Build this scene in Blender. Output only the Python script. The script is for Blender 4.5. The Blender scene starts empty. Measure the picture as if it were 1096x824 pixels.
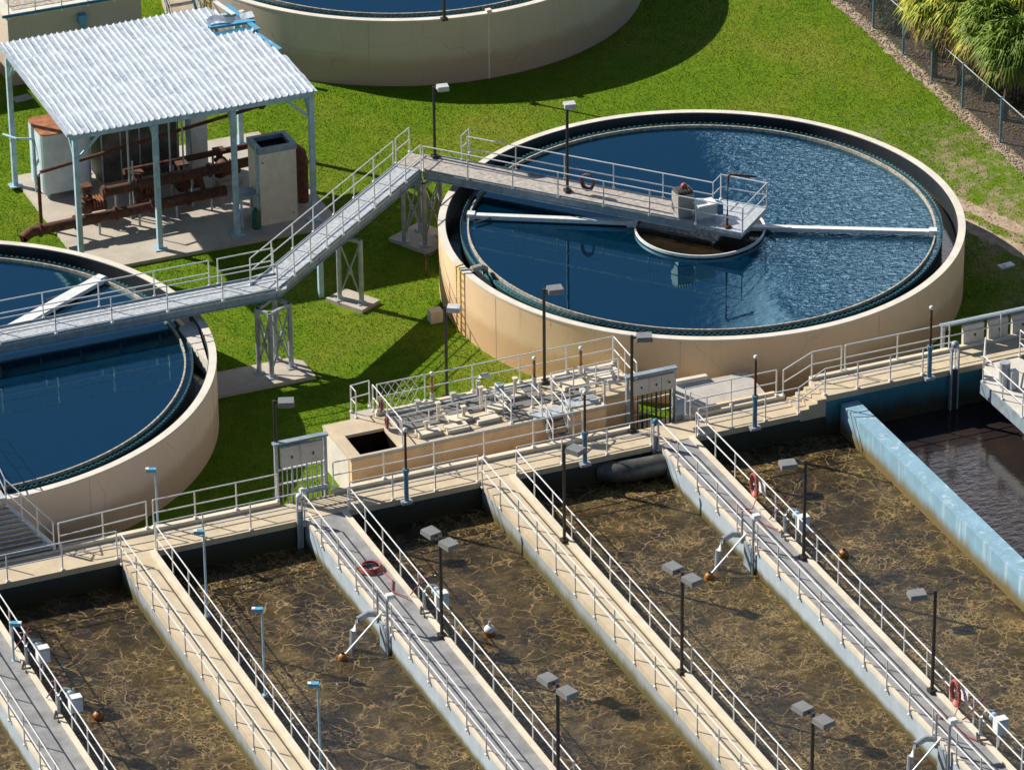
import bpy, math, random
import numpy as np
from mathutils import Vector, Matrix
random.seed(7); RNG = np.random.default_rng(7)
S = bpy.context.scene
R = math.radians

# ------------------------------------------------------------------ camera
CAM = Vector((-50.0, -140.5, 83.7693)); FPX = 5240.51
AX = Vector((0.9208563, -0.3897944, -0.0091669)); AY = Vector((0.1890504, 0.4258063, 0.884844)); AW = Vector((0.3410039, 0.8165472, -0.4657971))
cd = bpy.data.cameras.new('camera'); cam = bpy.data.objects.new('camera', cd); S.collection.objects.link(cam)
cd.sensor_width = 36; cd.lens = 36 * FPX / 1096; cd.clip_start = 1; cd.clip_end = 3000
m = Matrix((AX, AY, -AW)).transposed().to_4x4(); m.translation = CAM; cam.matrix_world = m
S.camera = cam

def at(u, v, z):
    """surveyed point of the site: where the sight line through photo pixel (u, v) meets level z"""
    d = AX * ((u - 548) / FPX) - AY * ((v - 412) / FPX) + AW
    return CAM + d * ((z - CAM.z) / d.z)

# ------------------------------------------------------------------ world, sun, exposure
SUN_AZ, SUN_EL = 130.0, 36.0
wd = bpy.data.worlds.new('World'); S.world = wd; wd.use_nodes = True
nt = wd.node_tree; nt.nodes.clear()
wo = nt.nodes.new('ShaderNodeOutputWorld'); bg = nt.nodes.new('ShaderNodeBackground'); bg.inputs[1].default_value = 0.05
sky = nt.nodes.new('ShaderNodeTexSky'); sky.sky_type = 'NISHITA'; sky.sun_disc = False
sky.sun_elevation = R(SUN_EL); sky.sun_rotation = R(90 - SUN_AZ); sky.air_density = 1.0; sky.dust_density = 0.6; sky.ozone_density = 3.5
# a bank of white cloud low in the north-east sky (seen only mirrored in the tanks)
tc = nt.nodes.new('ShaderNodeTexCoord'); sx = nt.nodes.new('ShaderNodeSeparateXYZ'); nt.links.new(tc.outputs['Generated'], sx.inputs[0])
a2 = nt.nodes.new('ShaderNodeMath'); a2.operation = 'ARCTAN2'; nt.links.new(sx.outputs[1], a2.inputs[0]); nt.links.new(sx.outputs[0], a2.inputs[1])
nz = nt.nodes.new('ShaderNodeTexNoise'); nz.inputs['Scale'].default_value = 9; nz.inputs['Detail'].default_value = 6; nt.links.new(tc.outputs['Generated'], nz.inputs['Vector'])
ad = nt.nodes.new('ShaderNodeMath'); ad.operation = 'MULTIPLY_ADD'; nt.links.new(nz.outputs['Fac'], ad.inputs[0]); ad.inputs[1].default_value = 0.12; nt.links.new(a2.outputs[0], ad.inputs[2])
m1 = nt.nodes.new('ShaderNodeMapRange'); m1.interpolation_type = 'SMOOTHSTEP'; nt.links.new(ad.outputs[0], m1.inputs['Value'])
m1.inputs['From Min'].default_value = R(65.0) + .06; m1.inputs['From Max'].default_value = R(63.0) + .06; m1.inputs['To Min'].default_value = 0; m1.inputs['To Max'].default_value = 1
m2 = nt.nodes.new('ShaderNodeMapRange'); m2.interpolation_type = 'SMOOTHSTEP'; nt.links.new(a2.outputs[0], m2.inputs['Value'])
m2.inputs['From Min'].default_value = R(20); m2.inputs['From Max'].default_value = R(40)
m3 = nt.nodes.new('ShaderNodeMapRange'); m3.interpolation_type = 'SMOOTHSTEP'; nt.links.new(sx.outputs[2], m3.inputs['Value'])
m3.inputs['From Min'].default_value = .485; m3.inputs['From Max'].default_value = .462
mm = nt.nodes.new('ShaderNodeMath'); mm.operation = 'MULTIPLY'; nt.links.new(m1.outputs[0], mm.inputs[0]); nt.links.new(m2.outputs[0], mm.inputs[1])
mm2 = nt.nodes.new('ShaderNodeMath'); mm2.operation = 'MULTIPLY'; nt.links.new(mm.outputs[0], mm2.inputs[0]); nt.links.new(m3.outputs[0], mm2.inputs[1])
mx = nt.nodes.new('ShaderNodeMix'); mx.data_type = 'RGBA'; nt.links.new(mm2.outputs[0], mx.inputs['Factor'])
nt.links.new(sky.outputs[0], mx.inputs['A']); mx.inputs['B'].default_value = (29, 30, 32, 1)
nt.links.new(mx.outputs['Result'], bg.inputs[0]); nt.links.new(bg.outputs[0], wo.inputs[0])

sl = bpy.data.lights.new('sun', 'SUN'); sl.energy = 5.0; sl.angle = R(0.5); sl.color = (1, .93, .82)
so = bpy.data.objects.new('sun', sl); S.collection.objects.link(so)
sd = Vector((math.cos(R(SUN_AZ)) * math.cos(R(SUN_EL)), math.sin(R(SUN_AZ)) * math.cos(R(SUN_EL)), math.sin(R(SUN_EL))))
so.rotation_euler = sd.to_track_quat('Z', 'Y').to_euler(); so.location = (0, 0, 60)
S.view_settings.view_transform = 'Standard'; S.view_settings.look = 'None'; S.view_settings.gamma = 1; S.view_settings.use_curve_mapping = False
S.view_settings.exposure = 0.5
S.render.engine = 'CYCLES'; S.cycles.max_bounces = 6; S.cycles.use_denoising = True

# ------------------------------------------------------------------ materials
MATS = {}
class NB:
    def __init__(s, name):
        s.m = bpy.data.materials.new(name); s.m.use_nodes = True; s.t = s.m.node_tree
        s.b = s.t.nodes['Principled BSDF']; s.tc = s.t.nodes.new('ShaderNodeTexCoord')
        s.geo = s.t.nodes.new('ShaderNodeNewGeometry')
    def n(s, k, **kw):
        x = s.t.nodes.new(k)
        for a, v in kw.items(): setattr(x, a, v)
        return x
    def l(s, a, b): s.t.links.new(a, b)
    def noise(s, scale, detail=4, rough=.55, vec=None, dist=0, stretch=None):
        x = s.n('ShaderNodeTexNoise'); x.inputs['Scale'].default_value = scale; x.inputs['Detail'].default_value = detail
        x.inputs['Roughness'].default_value = rough; x.inputs['Distortion'].default_value = dist
        v = vec or s.geo.outputs['Position']
        if stretch:
            mp = s.n('ShaderNodeMapping'); mp.inputs['Scale'].default_value = stretch; s.l(v, mp.inputs[0]); v = mp.outputs[0]
        s.l(v, x.inputs['Vector']); return x.outputs['Fac']
    def ramp(s, v, a, b, ca=(0,0,0,1), cb=(1,1,1,1)):
        x = s.n('ShaderNodeMapRange'); x.interpolation_type = 'SMOOTHSTEP'; s.l(v, x.inputs['Value'])
        x.inputs['From Min'].default_value = a; x.inputs['From Max'].default_value = b
        x.inputs['To Min'].default_value = ca if not isinstance(ca, tuple) else 0; x.inputs['To Max'].default_value = cb if not isinstance(cb, tuple) else 1
        return x.outputs[0]
    def math(s, op, a, b=None, c=None):
        x = s.n('ShaderNodeMath', operation=op)
        for i, v in enumerate((a, b, c)):
            if v is None: continue
            if isinstance(v, (int, float)): x.inputs[i].default_value = v
            else: s.l(v, x.inputs[i])
        return x.outputs[0]
    def mix(s, f, a, b, mode='MIX'):
        x = s.n('ShaderNodeMix', data_type='RGBA', blend_type=mode)
        if isinstance(f, (int, float)): x.inputs['Factor'].default_value = f
        else: s.l(f, x.inputs['Factor'])
        for k, v in (('A', a), ('B', b)):
            if isinstance(v, tuple): x.inputs[k].default_value = (*v[:3], 1)
            else: s.l(v, x.inputs[k])
        return x.outputs['Result']
    def bump(s, h, strength=.3, dist=.02):
        x = s.n('ShaderNodeBump'); x.inputs['Distance'].default_value = dist
        if isinstance(strength, (int, float)): x.inputs['Strength'].default_value = strength
        else: s.l(strength, x.inputs['Strength'])
        s.l(h, x.inputs['Height']); s.l(x.outputs[0], s.b.inputs['Normal'])
    def col(s, c):
        if isinstance(c, tuple): s.b.inputs['Base Color'].default_value = (*c[:3], 1)
        else: s.l(c, s.b.inputs['Base Color'])
    def set(s, rough=.6, metal=0, ior=None):
        s.b.inputs['Roughness'].default_value = rough; s.b.inputs['Metallic'].default_value = metal
        if ior: s.b.inputs['IOR'].default_value = ior
    def z(s):
        x = s.n('ShaderNodeSeparateXYZ'); s.l(s.geo.outputs['Position'], x.inputs[0]); return x.outputs

def simple(name, c, rough=.6, metal=0, var=.25, scale=3, c2=None, bump=.15, vs=None):
    k = NB(name); c2 = c2 or tuple(x * (1 - var * 1.6) for x in c)
    f = k.ramp(k.noise(scale, 6, .65, stretch=vs), .3, .7)
    k.col(k.mix(f, c2, c)); k.set(rough, metal)
    if bump: k.bump(k.noise(scale * 9, 3), bump, .01)
    MATS[name] = k.m; return k.m
def stained(name, c, stain, rough=.75, z0=-1.05, h=.7, streak=.35, algae=(.10,.085,.02)):
    """painted or bare concrete with vertical run marks and a tide line above the water"""
    k = NB(name)
    base = k.mix(k.ramp(k.noise(1.2, 6, .65), .3, .75), tuple(x * .8 for x in c), c)
    st = k.ramp(k.noise(3.0, 6, .7, stretch=(1, 1, .06)), .5, .75)
    base = k.mix(k.math('MULTIPLY', st, streak), base, stain)
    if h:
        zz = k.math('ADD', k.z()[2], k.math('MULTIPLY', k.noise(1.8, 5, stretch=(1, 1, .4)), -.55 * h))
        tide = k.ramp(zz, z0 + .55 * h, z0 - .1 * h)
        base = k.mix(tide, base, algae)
    k.col(base); k.set(rough); k.bump(k.noise(22, 4), .25, .01); MATS[name] = k.m; return k.m

simple('rail_metal', (.80, .80, .79), .42, .25, .08, 8, bump=0)
simple('galvanized', (.46, .50, .54), .5, .35, .2, 4)
simple('grating', (.60, .64, .68), .5, .25, .25, 7, bump=.6)
simple('fence_wire', (.14, .16, .18), .5, .3, .2, 4, bump=0)
simple('bridge_deck_b', (.52, .47, .42), .7, .1, .3, 5, bump=.5)
simple('pale_blue_paint', (.42, .60, .72), .55, 0, .2, 3)
simple('sky_blue_paint', (.12, .42, .66), .45, 0, .2, 4)
simple('steel_blue_paint', (.13, .27, .37), .5, 0, .2, 4)
simple('deep_blue_paint', (.03, .20, .36), .5, 0, .3, 4)
simple('grey_blue_paint', (.30, .38, .44), .55, .1, .2, 3)
simple('dark_bronze', (.055, .05, .045), .45, .3, .2, 3)
simple('lamp_grey', (.22, .225, .225), .5, .1, .12, 5)
simple('lamp_white', (.62, .62, .6), .45, .1, .15, 5)
simple('rust', (.16, .062, .035), .85, .1, .4, 5, (.055, .028, .022), .5)
simple('rust_orange', (.42, .17, .06), .8, 0, .4, 4, (.2, .06, .03), .4)
simple('cabinet_cream', (.80, .71, .58), .6, 0, .1, 2)
simple('panel_grey', (.40, .37, .33), .55, 0, .12, 3)
simple('white_enamel', (.78, .80, .80), .4, 0, .12, 6)
simple('tank_blue_white', (.60, .72, .84), .5, .1, .12, 2, bump=.05)
simple('dull_steel', (.17, .165, .15), .45, .5, .35, 1.5)
simple('black_void', (.006, .006, .007), .6, 0, .1, 3)  # darkness inside openings put into the colour
simple('yellow_paint', (.62, .42, .06), .55, 0, .25, 6)
simple('red_hose', (.42, .09, .07), .5, 0, .2, 12)
simple('maroon', (.22, .06, .07), .6, 0, .3, 12)
simple('green_plastic', (.02, .14, .07), .5, 0, .3, 8)
simple('float_orange', (.45, .17, .03), .45, 0, .35, 14)
simple('floor_grey', (.31, .315, .32), .85, 0, .22, 1.3, (.19, .19, .195), .3)
simple('hatch_grey', (.21, .205, .195), .8, .1, .2, 2, (.15, .145, .14), .5)
simple('palm_trunk', (.16, .11, .07), .9, 0, .4, 9, bump=.8)
simple('bark', (.13, .09, .06), .9, 0, .4, 9, bump=.8)
simple('rock', (.42, .36, .29), .9, 0, .35, 4, (.22, .17, .13), .5)
MATS['black_void'].node_tree.nodes['Principled BSDF'].inputs['Specular IOR Level'].default_value = .05
stained('deck_tan', (.60, .50, .35), (.33, .27, .19), .85, h=0, streak=.3)
stained('pad_concrete', (.50, .45, .38), (.28, .24, .19), .9, h=0, streak=.3)
stained('curb_cream', (.74, .66, .52), (.42, .36, .26), .8, h=0, streak=.35)
stained('basin_wall', (.34, .38, .40), (.15, .16, .15), .75, h=.75, streak=.5)
stained('channel_wall_paint', (.44, .52, .58), (.28, .33, .36), .6, h=.5, streak=.55)
stained('sky_blue_wall', (.24, .42, .54), (.58, .70, .76), .65, h=.95, streak=.75, algae=(.16,.12,.04))
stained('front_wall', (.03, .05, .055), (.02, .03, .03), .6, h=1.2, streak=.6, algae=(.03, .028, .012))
stained('tank_rim', (.74, .69, .60), (.55, .47, .38), .75, h=0, streak=.25)
stained('tank_inner_shaded', (.022, .032, .042), (.01, .01, .012), .55, z0=.75, h=.22, streak=.5, algae=(.12, .075, .02))  # near-black base colour carries the inner wall's shadow; gold tide line is algae
stained('orange_wall', (.95, .62, .34), (.55, .33, .17), .8, h=0, streak=.3)
stained('pale_slab', (.68, .64, .57), (.33, .30, .26), .85, h=0, streak=.4)
def tankwall(name, c, c2):
    k = NB(name)
    base = k.mix(k.ramp(k.noise(.35, 5, .6), .3, .7), c2, c)
    st = k.ramp(k.noise(2.2, 6, .7, stretch=(1, 1, .05)), .55, .8)
    base = k.mix(k.math('MULTIPLY', st, .38), base, tuple(x * .72 for x in c))
    zz = k.math('ADD', k.z()[2], k.math('MULTIPLY', k.noise(.9, 4), -.6))
    base = k.mix(k.math('MULTIPLY', k.ramp(zz, .1, -.45), .55), base, (c[0] * .62, c[1] * .5, c[2] * .36))
    drip = k.math('MULTIPLY', k.ramp(k.noise(1.6, 5, .75, stretch=(1, 1, .015)), .58, .70), k.ramp(k.math('ADD', k.z()[2], k.math('MULTIPLY', k.noise(1.1, 3), 1.6)), .9, 2.4))
    base = k.mix(k.math('MULTIPLY', drip, .30), base, (c[0] * .42, c[1] * .38, c[2] * .34))
    vc = k.n('ShaderNodeTexVoronoi', feature='DISTANCE_TO_EDGE'); vc.inputs['Scale'].default_value = .22
    nw = k.n('ShaderNodeTexNoise'); nw.inputs['Scale'].default_value = 1.2; nw.inputs['Detail'].default_value = 4; k.l(k.geo.outputs['Position'], nw.inputs['Vector'])
    vm = k.n('ShaderNodeVectorMath', operation='MULTIPLY_ADD'); k.l(nw.outputs['Color'], vm.inputs[0]); vm.inputs[1].default_value = (.7, .7, .7); k.l(k.geo.outputs['Position'], vm.inputs[2]); k.l(vm.outputs[0], vc.inputs['Vector'])
    base = k.mix(k.math('MULTIPLY', k.ramp(vc.outputs['Distance'], .004, .001), .35), base, (c[0] * .4, c[1] * .36, c[2] * .3))
    k.col(base); k.set(.8); k.bump(k.noise(30, 3), .2, .01); MATS[name] = k.m
tankwall('tank_paint_tan', (.80, .57, .35), (.72, .51, .32)); tankwall('tank_paint_cream', (.88, .65, .48), (.80, .59, .43)); tankwall('tank_paint_grey', (.58, .51, .42), (.52, .46, .39))

# corrugated roofing
k = NB('roof_sheet'); f = k.ramp(k.noise(5, 8, .75), .35, .7); g = k.ramp(k.noise(1.2, 4, .6), .35, .7)
k.col(k.mix(k.math('MULTIPLY', f, k.math('MULTIPLY_ADD', g, .6, .35)), (.46, .52, .60), (.17, .22, .31))); k.set(.5, .1); k.bump(k.noise(14, 5, .7), .5, .02); MATS['roof_sheet'] = k.m
# rope of blue and white, hose
# lawn
def lawn_colour(k):
    a = k.noise(.16, 5, .6); b = k.noise(1.6, 6, .7); c = k.noise(14, 5, .7)
    base = k.mix(k.ramp(b, .25, .75), (.080, .170, .006), (.145, .225, .007))
    base = k.mix(k.math('MULTIPLY', k.ramp(a, .45, .70), .75), base, (.20, .22, .025))
    base = k.mix(k.math('MULTIPLY', k.ramp(c, .5, .8), .22), base, (.045, .10, .005))
    z = k.z()
    # worn, sandy ground towards the vehicle track on the right
    wx = k.math('ADD', k.math('MULTIPLY', z[0], 1.0), k.math('MULTIPLY', k.noise(.5, 5, .7), 5))
    wy = z[1]
    w1 = k.ramp(wx, 33.0, 37.5); w2 = k.ramp(wy, 26, 17)
    sp = k.ramp(k.noise(1.3, 7, .75), .42, .66)
    worn = k.math('MULTIPLY', k.math('MULTIPLY', w1, w2), sp)
    base = k.mix(worn, base, (.36, .28, .19))
    sp2 = k.ramp(k.noise(.9, 8, .8), .63, .74)
    base = k.mix(k.math('MULTIPLY', sp2, .5), base, (.30, .24, .12))
    return base, c
k = NB('lawn'); base, c = lawn_colour(k); k.col(base); k.set(.95); k.b.inputs['Specular IOR Level'].default_value = .1
k.bump(k.math('ADD', k.math('MULTIPLY', k.noise(2.2, 6, .75), 1.2), c), .6, .06); MATS['lawn'] = k.m
k = NB('grass_blade'); base, c = lawn_colour(k); k.col(base); k.set(.8); k.b.inputs['Specular IOR Level'].default_value = .15
MATS['grass_blade'] = k.m
k = NB('dirt'); k.col(k.mix(k.ramp(k.noise(2.5, 7, .7), .3, .7), (.30, .21, .13), (.50, .40, .29))); k.set(.95); k.bump(k.noise(9, 6, .7), .7, .06); MATS['dirt'] = k.m
k = NB('litter'); k.col(k.mix(k.ramp(k.noise(7, 8, .8), .4, .65), (.035, .026, .018), (.20, .14, .09))); k.set(.95); k.bump(k.noise(12, 6, .8), .9, .1); MATS['litter'] = k.m
# palm and shrub leaves
def leaf(name, a, b, tr=.25):
    k = NB(name); oi = k.n('ShaderNodeObjectInfo'); f = k.math('ADD', k.ramp(k.noise(2.2, 4, .6), .3, .7), k.math('MULTIPLY', oi.outputs['Random'], .3))
    k.col(k.mix(f, a, b)); k.set(.6); k.b.inputs['Specular IOR Level'].default_value = .25; k.b.inputs['Subsurface Weight'].default_value = 0
    MATS[name] = k.m
leaf('palm_leaf', (.10, .19, .012), (.52, .52, .05)); leaf('palm_leaf_dark', (.05, .12, .012), (.22, .32, .03)); leaf('dead_leaf', (.14, .08, .03), (.34, .22, .10)); leaf('shrub_leaf', (.015, .03, .01), (.06, .08, .02))

# clear settled water: nearly black body, sharp mirror, a ruffled patch on the east side
def clear_water(name, ruf):
    k = NB(name); k.col((.0, .014, .034)); k.set(.015, 0, 2.6); k.b.inputs['Specular Tint'].default_value = (.30, .80, 1, 1)
    z = k.z(); P = k.geo.outputs['Position']
    calm = k.noise(1.1, 3, .5)
    if ruf:
        e = k.math('MULTIPLY_ADD', z[1], -.22, z[0])           # across the wind
        mask = k.ramp(k.math('ADD', e, k.math('MULTIPLY', k.noise(.35, 4), 3.0)), ruf, ruf + 4.5)
        w = k.math('ADD', k.noise(2.7, 4, .55, stretch=(.8, 1.7, 1), dist=.8), k.math('MULTIPLY', k.noise(7.5, 2, .5, stretch=(.8, 1.5, 1)), .22))
        h = k.math('ADD', k.math('MULTIPLY', w, k.math('MULTIPLY_ADD', mask, .52, .010)), k.math('MULTIPLY', calm, .03))
    else:
        h = k.math('ADD', k.math('MULTIPLY', k.noise(3.1, 4, .6), .03), k.math('MULTIPLY', calm, .03))
    k.bump(h, 1, .09); MATS[name] = k.m
clear_water('tank_water', None); clear_water('tank_water_ruffled', 21.5)
k = NB('launder_water'); k.col((.004, .007, .01)); k.set(.08, 0, 1.4); k.bump(k.noise(5, 3), .3, .02); MATS['launder_water'] = k.m
k = NB('well_water'); k.col(k.mix(k.ramp(k.noise(1.4, 6, .7), .35, .7), (.030, .020, .010), (.006, .006, .006))); k.set(.12, 0, 1.33); k.bump(k.noise(5, 3), .3, .02); MATS['well_water'] = k.m
# aerated mixed liquor with lacework of tan foam
WZ_ = -1.05
def liquor(name, foam):
    k = NB(name); P = k.geo.outputs['Position']
    def warp(scale, amt, det=2):
        n1 = k.n('ShaderNodeTexNoise'); n1.inputs['Scale'].default_value = scale; n1.inputs['Detail'].default_value = det; n1.inputs['Roughness'].default_value = .5; k.l(P, n1.inputs['Vector'])
        v = k.n('ShaderNodeVectorMath', operation='MULTIPLY_ADD'); k.l(n1.outputs['Color'], v.inputs[0]); v.inputs[1].default_value = (amt,) * 3; k.l(P, v.inputs[2]); return v.outputs[0]
    def lace(scale, width, wv):
        v = k.n('ShaderNodeTexVoronoi', feature='DISTANCE_TO_EDGE'); v.inputs['Scale'].default_value = scale; k.l(wv, v.inputs['Vector'])
        return k.ramp(v.outputs['Distance'], width, 0)
    wv = warp(.7, 1.6, 3); wv2 = warp(1.5, .9, 3); wv3 = warp(3.5, .4, 2)
    dens = k.ramp(k.noise(.20, 5, .62, dist=.8), .42, .62)
    l1 = k.math('MULTIPLY', lace(1.15, .04, wv), k.math('MULTIPLY', k.ramp(k.noise(.9, 4), .36, .6), .50))
    l2 = k.math('MULTIPLY', lace(2.7, .075, wv2), k.math('MULTIPLY', k.ramp(k.noise(1.3, 4, .6), .38, .62), k.math('MULTIPLY_ADD', dens, .45, .28)))
    l3 = k.math('MULTIPLY', lace(5.6, .12, wv3), k.math('MULTIPLY', k.ramp(k.noise(1.1, 5, .65, dist=.6), .42, .64), k.math('MULTIPLY_ADD', dens, .6, .12)))
    l4 = k.math('MULTIPLY', k.ramp(k.noise(9, 6, .7, dist=1.0), .52, .75), k.math('MULTIPLY_ADD', dens, .30, .05))
    haz = k.math('MULTIPLY', k.ramp(k.noise(.55, 6, .65, dist=1.0), .46, .75), .17)
    f = k.math('ADD', k.math('MAXIMUM', k.math('MAXIMUM', l1, l4), k.math('MAXIMUM', l2, l3)), haz); f = k.math('MINIMUM', k.math('MULTIPLY', f, foam), 1)
    # slow eddy where the mixer turns the foam
    c0 = at(835, 690, WZ_); vd = k.n('ShaderNodeVectorMath', operation='DISTANCE'); k.l(warp(.8, 1.2), vd.inputs[0]); vd.inputs[1].default_value = (c0.x + .6, c0.y + .6, c0.z + .6)
    ed = k.ramp(vd.outputs['Value'], 3.4, 1.6); wvn = k.math('SINE', k.math('MULTIPLY', vd.outputs['Value'], 7.5))
    eddy = k.math('MULTIPLY', ed, k.math('MULTIPLY', k.ramp(wvn, -.4, 1), k.ramp(k.noise(6, 7, .75, dist=1.5), .42, .62)))
    f = k.math('MAXIMUM', f, k.math('MULTIPLY', eddy, .45 * foam))
    body = k.mix(k.ramp(k.noise(.4, 5, .6), .35, .7), (.013, .010, .010), (.048, .031, .008))
    k.col(k.mix(f, body, (.50, .345, .125)))
    k.set(.12, 0, 1.45); k.l(k.math('MULTIPLY_ADD', f, .5, .08), k.b.inputs['Roughness'])
    k.bump(k.math('ADD', k.math('MULTIPLY', k.noise(3.0, 6, .65, stretch=(1, 1.8, 1), dist=.5), 1.5), k.math('MULTIPLY', f, .15)), 1, .06); MATS[name] = k.m
liquor('mixed_liquor', .9)
k = NB('settled_liquor'); k.col(k.mix(k.ramp(k.noise(.6, 6, .6), .35, .7), (.020, .016, .017), (.034, .024, .020))); k.set(.05, 0, 1.45)
k.bump(k.noise(2.6, 4, .6, stretch=(1, 1.6, 1)), .5, .02); MATS['settled_liquor'] = k.m

# ------------------------------------------------------------------ mesh builder
COL = S.collection
def wloc(o):
    v = Vector((0, 0, 0))
    while o: v += o.location; o = o.parent
    return v
def tag(o, label=None, cat=None, group=None, kind=None):
    if label: o['label'] = label
    if cat: o['category'] = cat
    if group: o['group'] = group
    if kind: o['kind'] = kind
    return o
def thing(name, loc, label, cat, group=None):
    o = bpy.data.objects.new(name, None); COL.objects.link(o); o.location = loc; o.empty_display_size = .2
    return tag(o, label, cat, group)
class MB:
    def __init__(s): s.v = []; s.f = []
    def quad(s, *p):
        n = len(s.v); s.v += [tuple(q) for q in p]; s.f.append(tuple(range(n, n + len(p)))); return s
    def hexa(s, b, t):
        n = len(s.v); c = len(b); s.v += [tuple(q) for q in b] + [tuple(q) for q in t]
        s.f.append(tuple(range(n + c - 1, n - 1, -1))); s.f.append(tuple(range(n + c, n + 2 * c)))
        for i in range(c): j = (i + 1) % c; s.f.append((n + i, n + j, n + c + j, n + c + i))
        return s
    def box(s, x0, x1, y0, y1, z0, z1):
        x0, x1 = min(x0, x1), max(x0, x1); y0, y1 = min(y0, y1), max(y0, y1)
        q = [(x0, y0), (x1, y0), (x1, y1), (x0, y1)]
        return s.hexa([(x, y, z0) for x, y in q], [(x, y, z1) for x, y in q])
    def prism(s, poly, z0, z1):
        z0f = z0 if isinstance(z0, (list, tuple)) else [z0] * len(poly); z1f = z1 if isinstance(z1, (list, tuple)) else [z1] * len(poly)
        return s.hexa([(p[0], p[1], z) for p, z in zip(poly, z0f)], [(p[0], p[1], z) for p, z in zip(poly, z1f)])
    def obox(s, c, size, rz=0, tilt=0):
        M = Matrix.Translation(c) @ Matrix.Rotation(rz, 4, 'Z') @ Matrix.Rotation(tilt, 4, 'X'); a, b, h = (x / 2 for x in size)
        q = [(-a, -b), (a, -b), (a, b), (-a, b)]
        return s.hexa([M @ Vector((x, y, -h)) for x, y in q], [M @ Vector((x, y, h)) for x, y in q])
    def beam(s, p, q, w, h):
        """rectangular bar from p to q, width w, height h (top on the line)"""
        p, q = Vector(p), Vector(q); d = (q - p); n = Vector((-d.y, d.x, 0)).normalized() * w / 2; u = Vector((0, 0, h))
        return s.hexa([p - n - u, q - n - u, q + n - u, p + n - u], [p - n, q - n, q + n, p + n])
    def tube(s, pts, r, n=8, cap=True):
        pts = [Vector(p) for p in pts]; base = len(s.v); k = len(pts); rr = r if isinstance(r, (list, tuple)) else [r] * k
        for i, p in enumerate(pts):
            d = ((pts[min(i + 1, k - 1)] - p).normalized() + (p - pts[max(i - 1, 0)]).normalized())
            if d.length < 1e-6: d = Vector((0, 0, 1))
            d.normalize(); a = Vector((0, 0, 1)) if abs(d.z) < .9 else Vector((1, 0, 0)); e = d.cross(a).normalized(); g = d.cross(e)
            for j in range(n):
                t = 2 * math.pi * j / n; s.v.append(tuple(p + (e * math.cos(t) + g * math.sin(t)) * rr[i]))
        for i in range(k - 1):
            for j in range(n):
                a = base + i * n + j; b = base + i * n + (j + 1) % n; s.f.append((a, a + n, b + n, b))
        if cap: s.f.append(tuple(base + j for j in range(n))); s.f.append(tuple(base + (k - 1) * n + n - 1 - j for j in range(n)))
        return s
    def ring(s, cx, cy, r0, r1, z0, z1, n=144, a0=0, a1=2 * math.pi):
        full = abs(a1 - a0 - 2 * math.pi) < 1e-6; base = len(s.v); c = n if full else n + 1
        for i in range(c):
            t = a0 + (a1 - a0) * i / n; co, si = math.cos(t), math.sin(t)
            s.v += [(cx + r0 * co, cy + r0 * si, z0), (cx + r1 * co, cy + r1 * si, z0), (cx + r1 * co, cy + r1 * si, z1), (cx + r0 * co, cy + r0 * si, z1)]
        for i in range(n):
            a = base + 4 * i; b = base + 4 * ((i + 1) % c)
            for j in range(4): k2 = (j + 1) % 4; s.f.append((a + j, b + j, b + k2, a + k2))
        return s
    def disc(s, cx, cy, r, z, n=128):
        b = len(s.v); s.v += [(cx + r * math.cos(2 * math.pi * i / n), cy + r * math.sin(2 * math.pi * i / n), z) for i in range(n)]; s.f.append(tuple(range(b, b + n))); return s
    def ball(s, c, r, n=12, m=8, sz=1):
        base = len(s.v); c = Vector(c)
        for i in range(1, m):
            for j in range(n):
                a, t = math.pi * i / m, 2 * math.pi * j / n; s.v.append((c.x + r * math.sin(a) * math.cos(t), c.y + r * math.sin(a) * math.sin(t), c.z + r * sz * math.cos(a)))
        s.v += [(c.x, c.y, c.z + r * sz), (c.x, c.y, c.z - r * sz)]; T = len(s.v) - 2
        for i in range(m - 2):
            for j in range(n): a = base + i * n + j; b = base + i * n + (j + 1) % n; s.f.append((a, a + n, b + n, b))
        for j in range(n): s.f.append((T, base + j, base + (j + 1) % n)); s.f.append((T + 1, base + (m - 2) * n + (j + 1) % n, base + (m - 2) * n + j))
        return s
    def torus(s, c, R0, r, axis='Z', n=24, m=8, sq=1, rz=0):
        pts = []
        for i in range(n + 1):
            t = 2 * math.pi * i / n
            if axis == 'Z': q = Vector((R0 * math.cos(t), R0 * math.sin(t), 0))
            else: q = Vector((R0 * sq * math.cos(t), 0, R0 * math.sin(t)))
            q.rotate(Matrix.Rotation(rz, 3, 'Z')); pts.append(Vector(c) + q)
        return s.tube(pts, r, m, False)
    def build(s, name, mat, parent=None, smooth=False, origin=None):
        off = wloc(parent) if parent else Vector(origin or (0, 0, 0)); me = bpy.data.meshes.new(name)
        me.from_pydata([(x - off.x, y - off.y, z - off.z) for x, y, z in s.v], [], s.f); me.validate(); me.materials.append(MATS[mat])
        if smooth:
            me.polygons.foreach_set('use_smooth', [True] * len(me.polygons))
            me.set_sharp_from_angle(angle=R(35))
        o = bpy.data.objects.new(name, me); COL.objects.link(o)
        if parent: o.parent = parent
        else: o.location = off
        return o
def dup(o, loc, parent=None):
    c = o.copy(); COL.objects.link(c); c.location = loc
    if parent: c.parent = parent
    return c

# ------------------------------------------------------------------ setting
GND = -1.1; GZ = GND; WZ = -1.05
SV = Vector((.732, 1.753, -1.0))      # datum shift between survey level and site level
SEEN = set()
def section(shift, newgz):
    """settle everything built since the last call onto its true level, then start a new local level"""
    global GZ, CUR
    for o in list(bpy.data.objects):
        if o in SEEN: continue
        SEEN.add(o)
        if o.parent is None and o.type in ('MESH', 'EMPTY'): o.location = o.location + SV * CUR
    CUR = shift; GZ = newgz
CUR = 0.0
section(0, GND)
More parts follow.
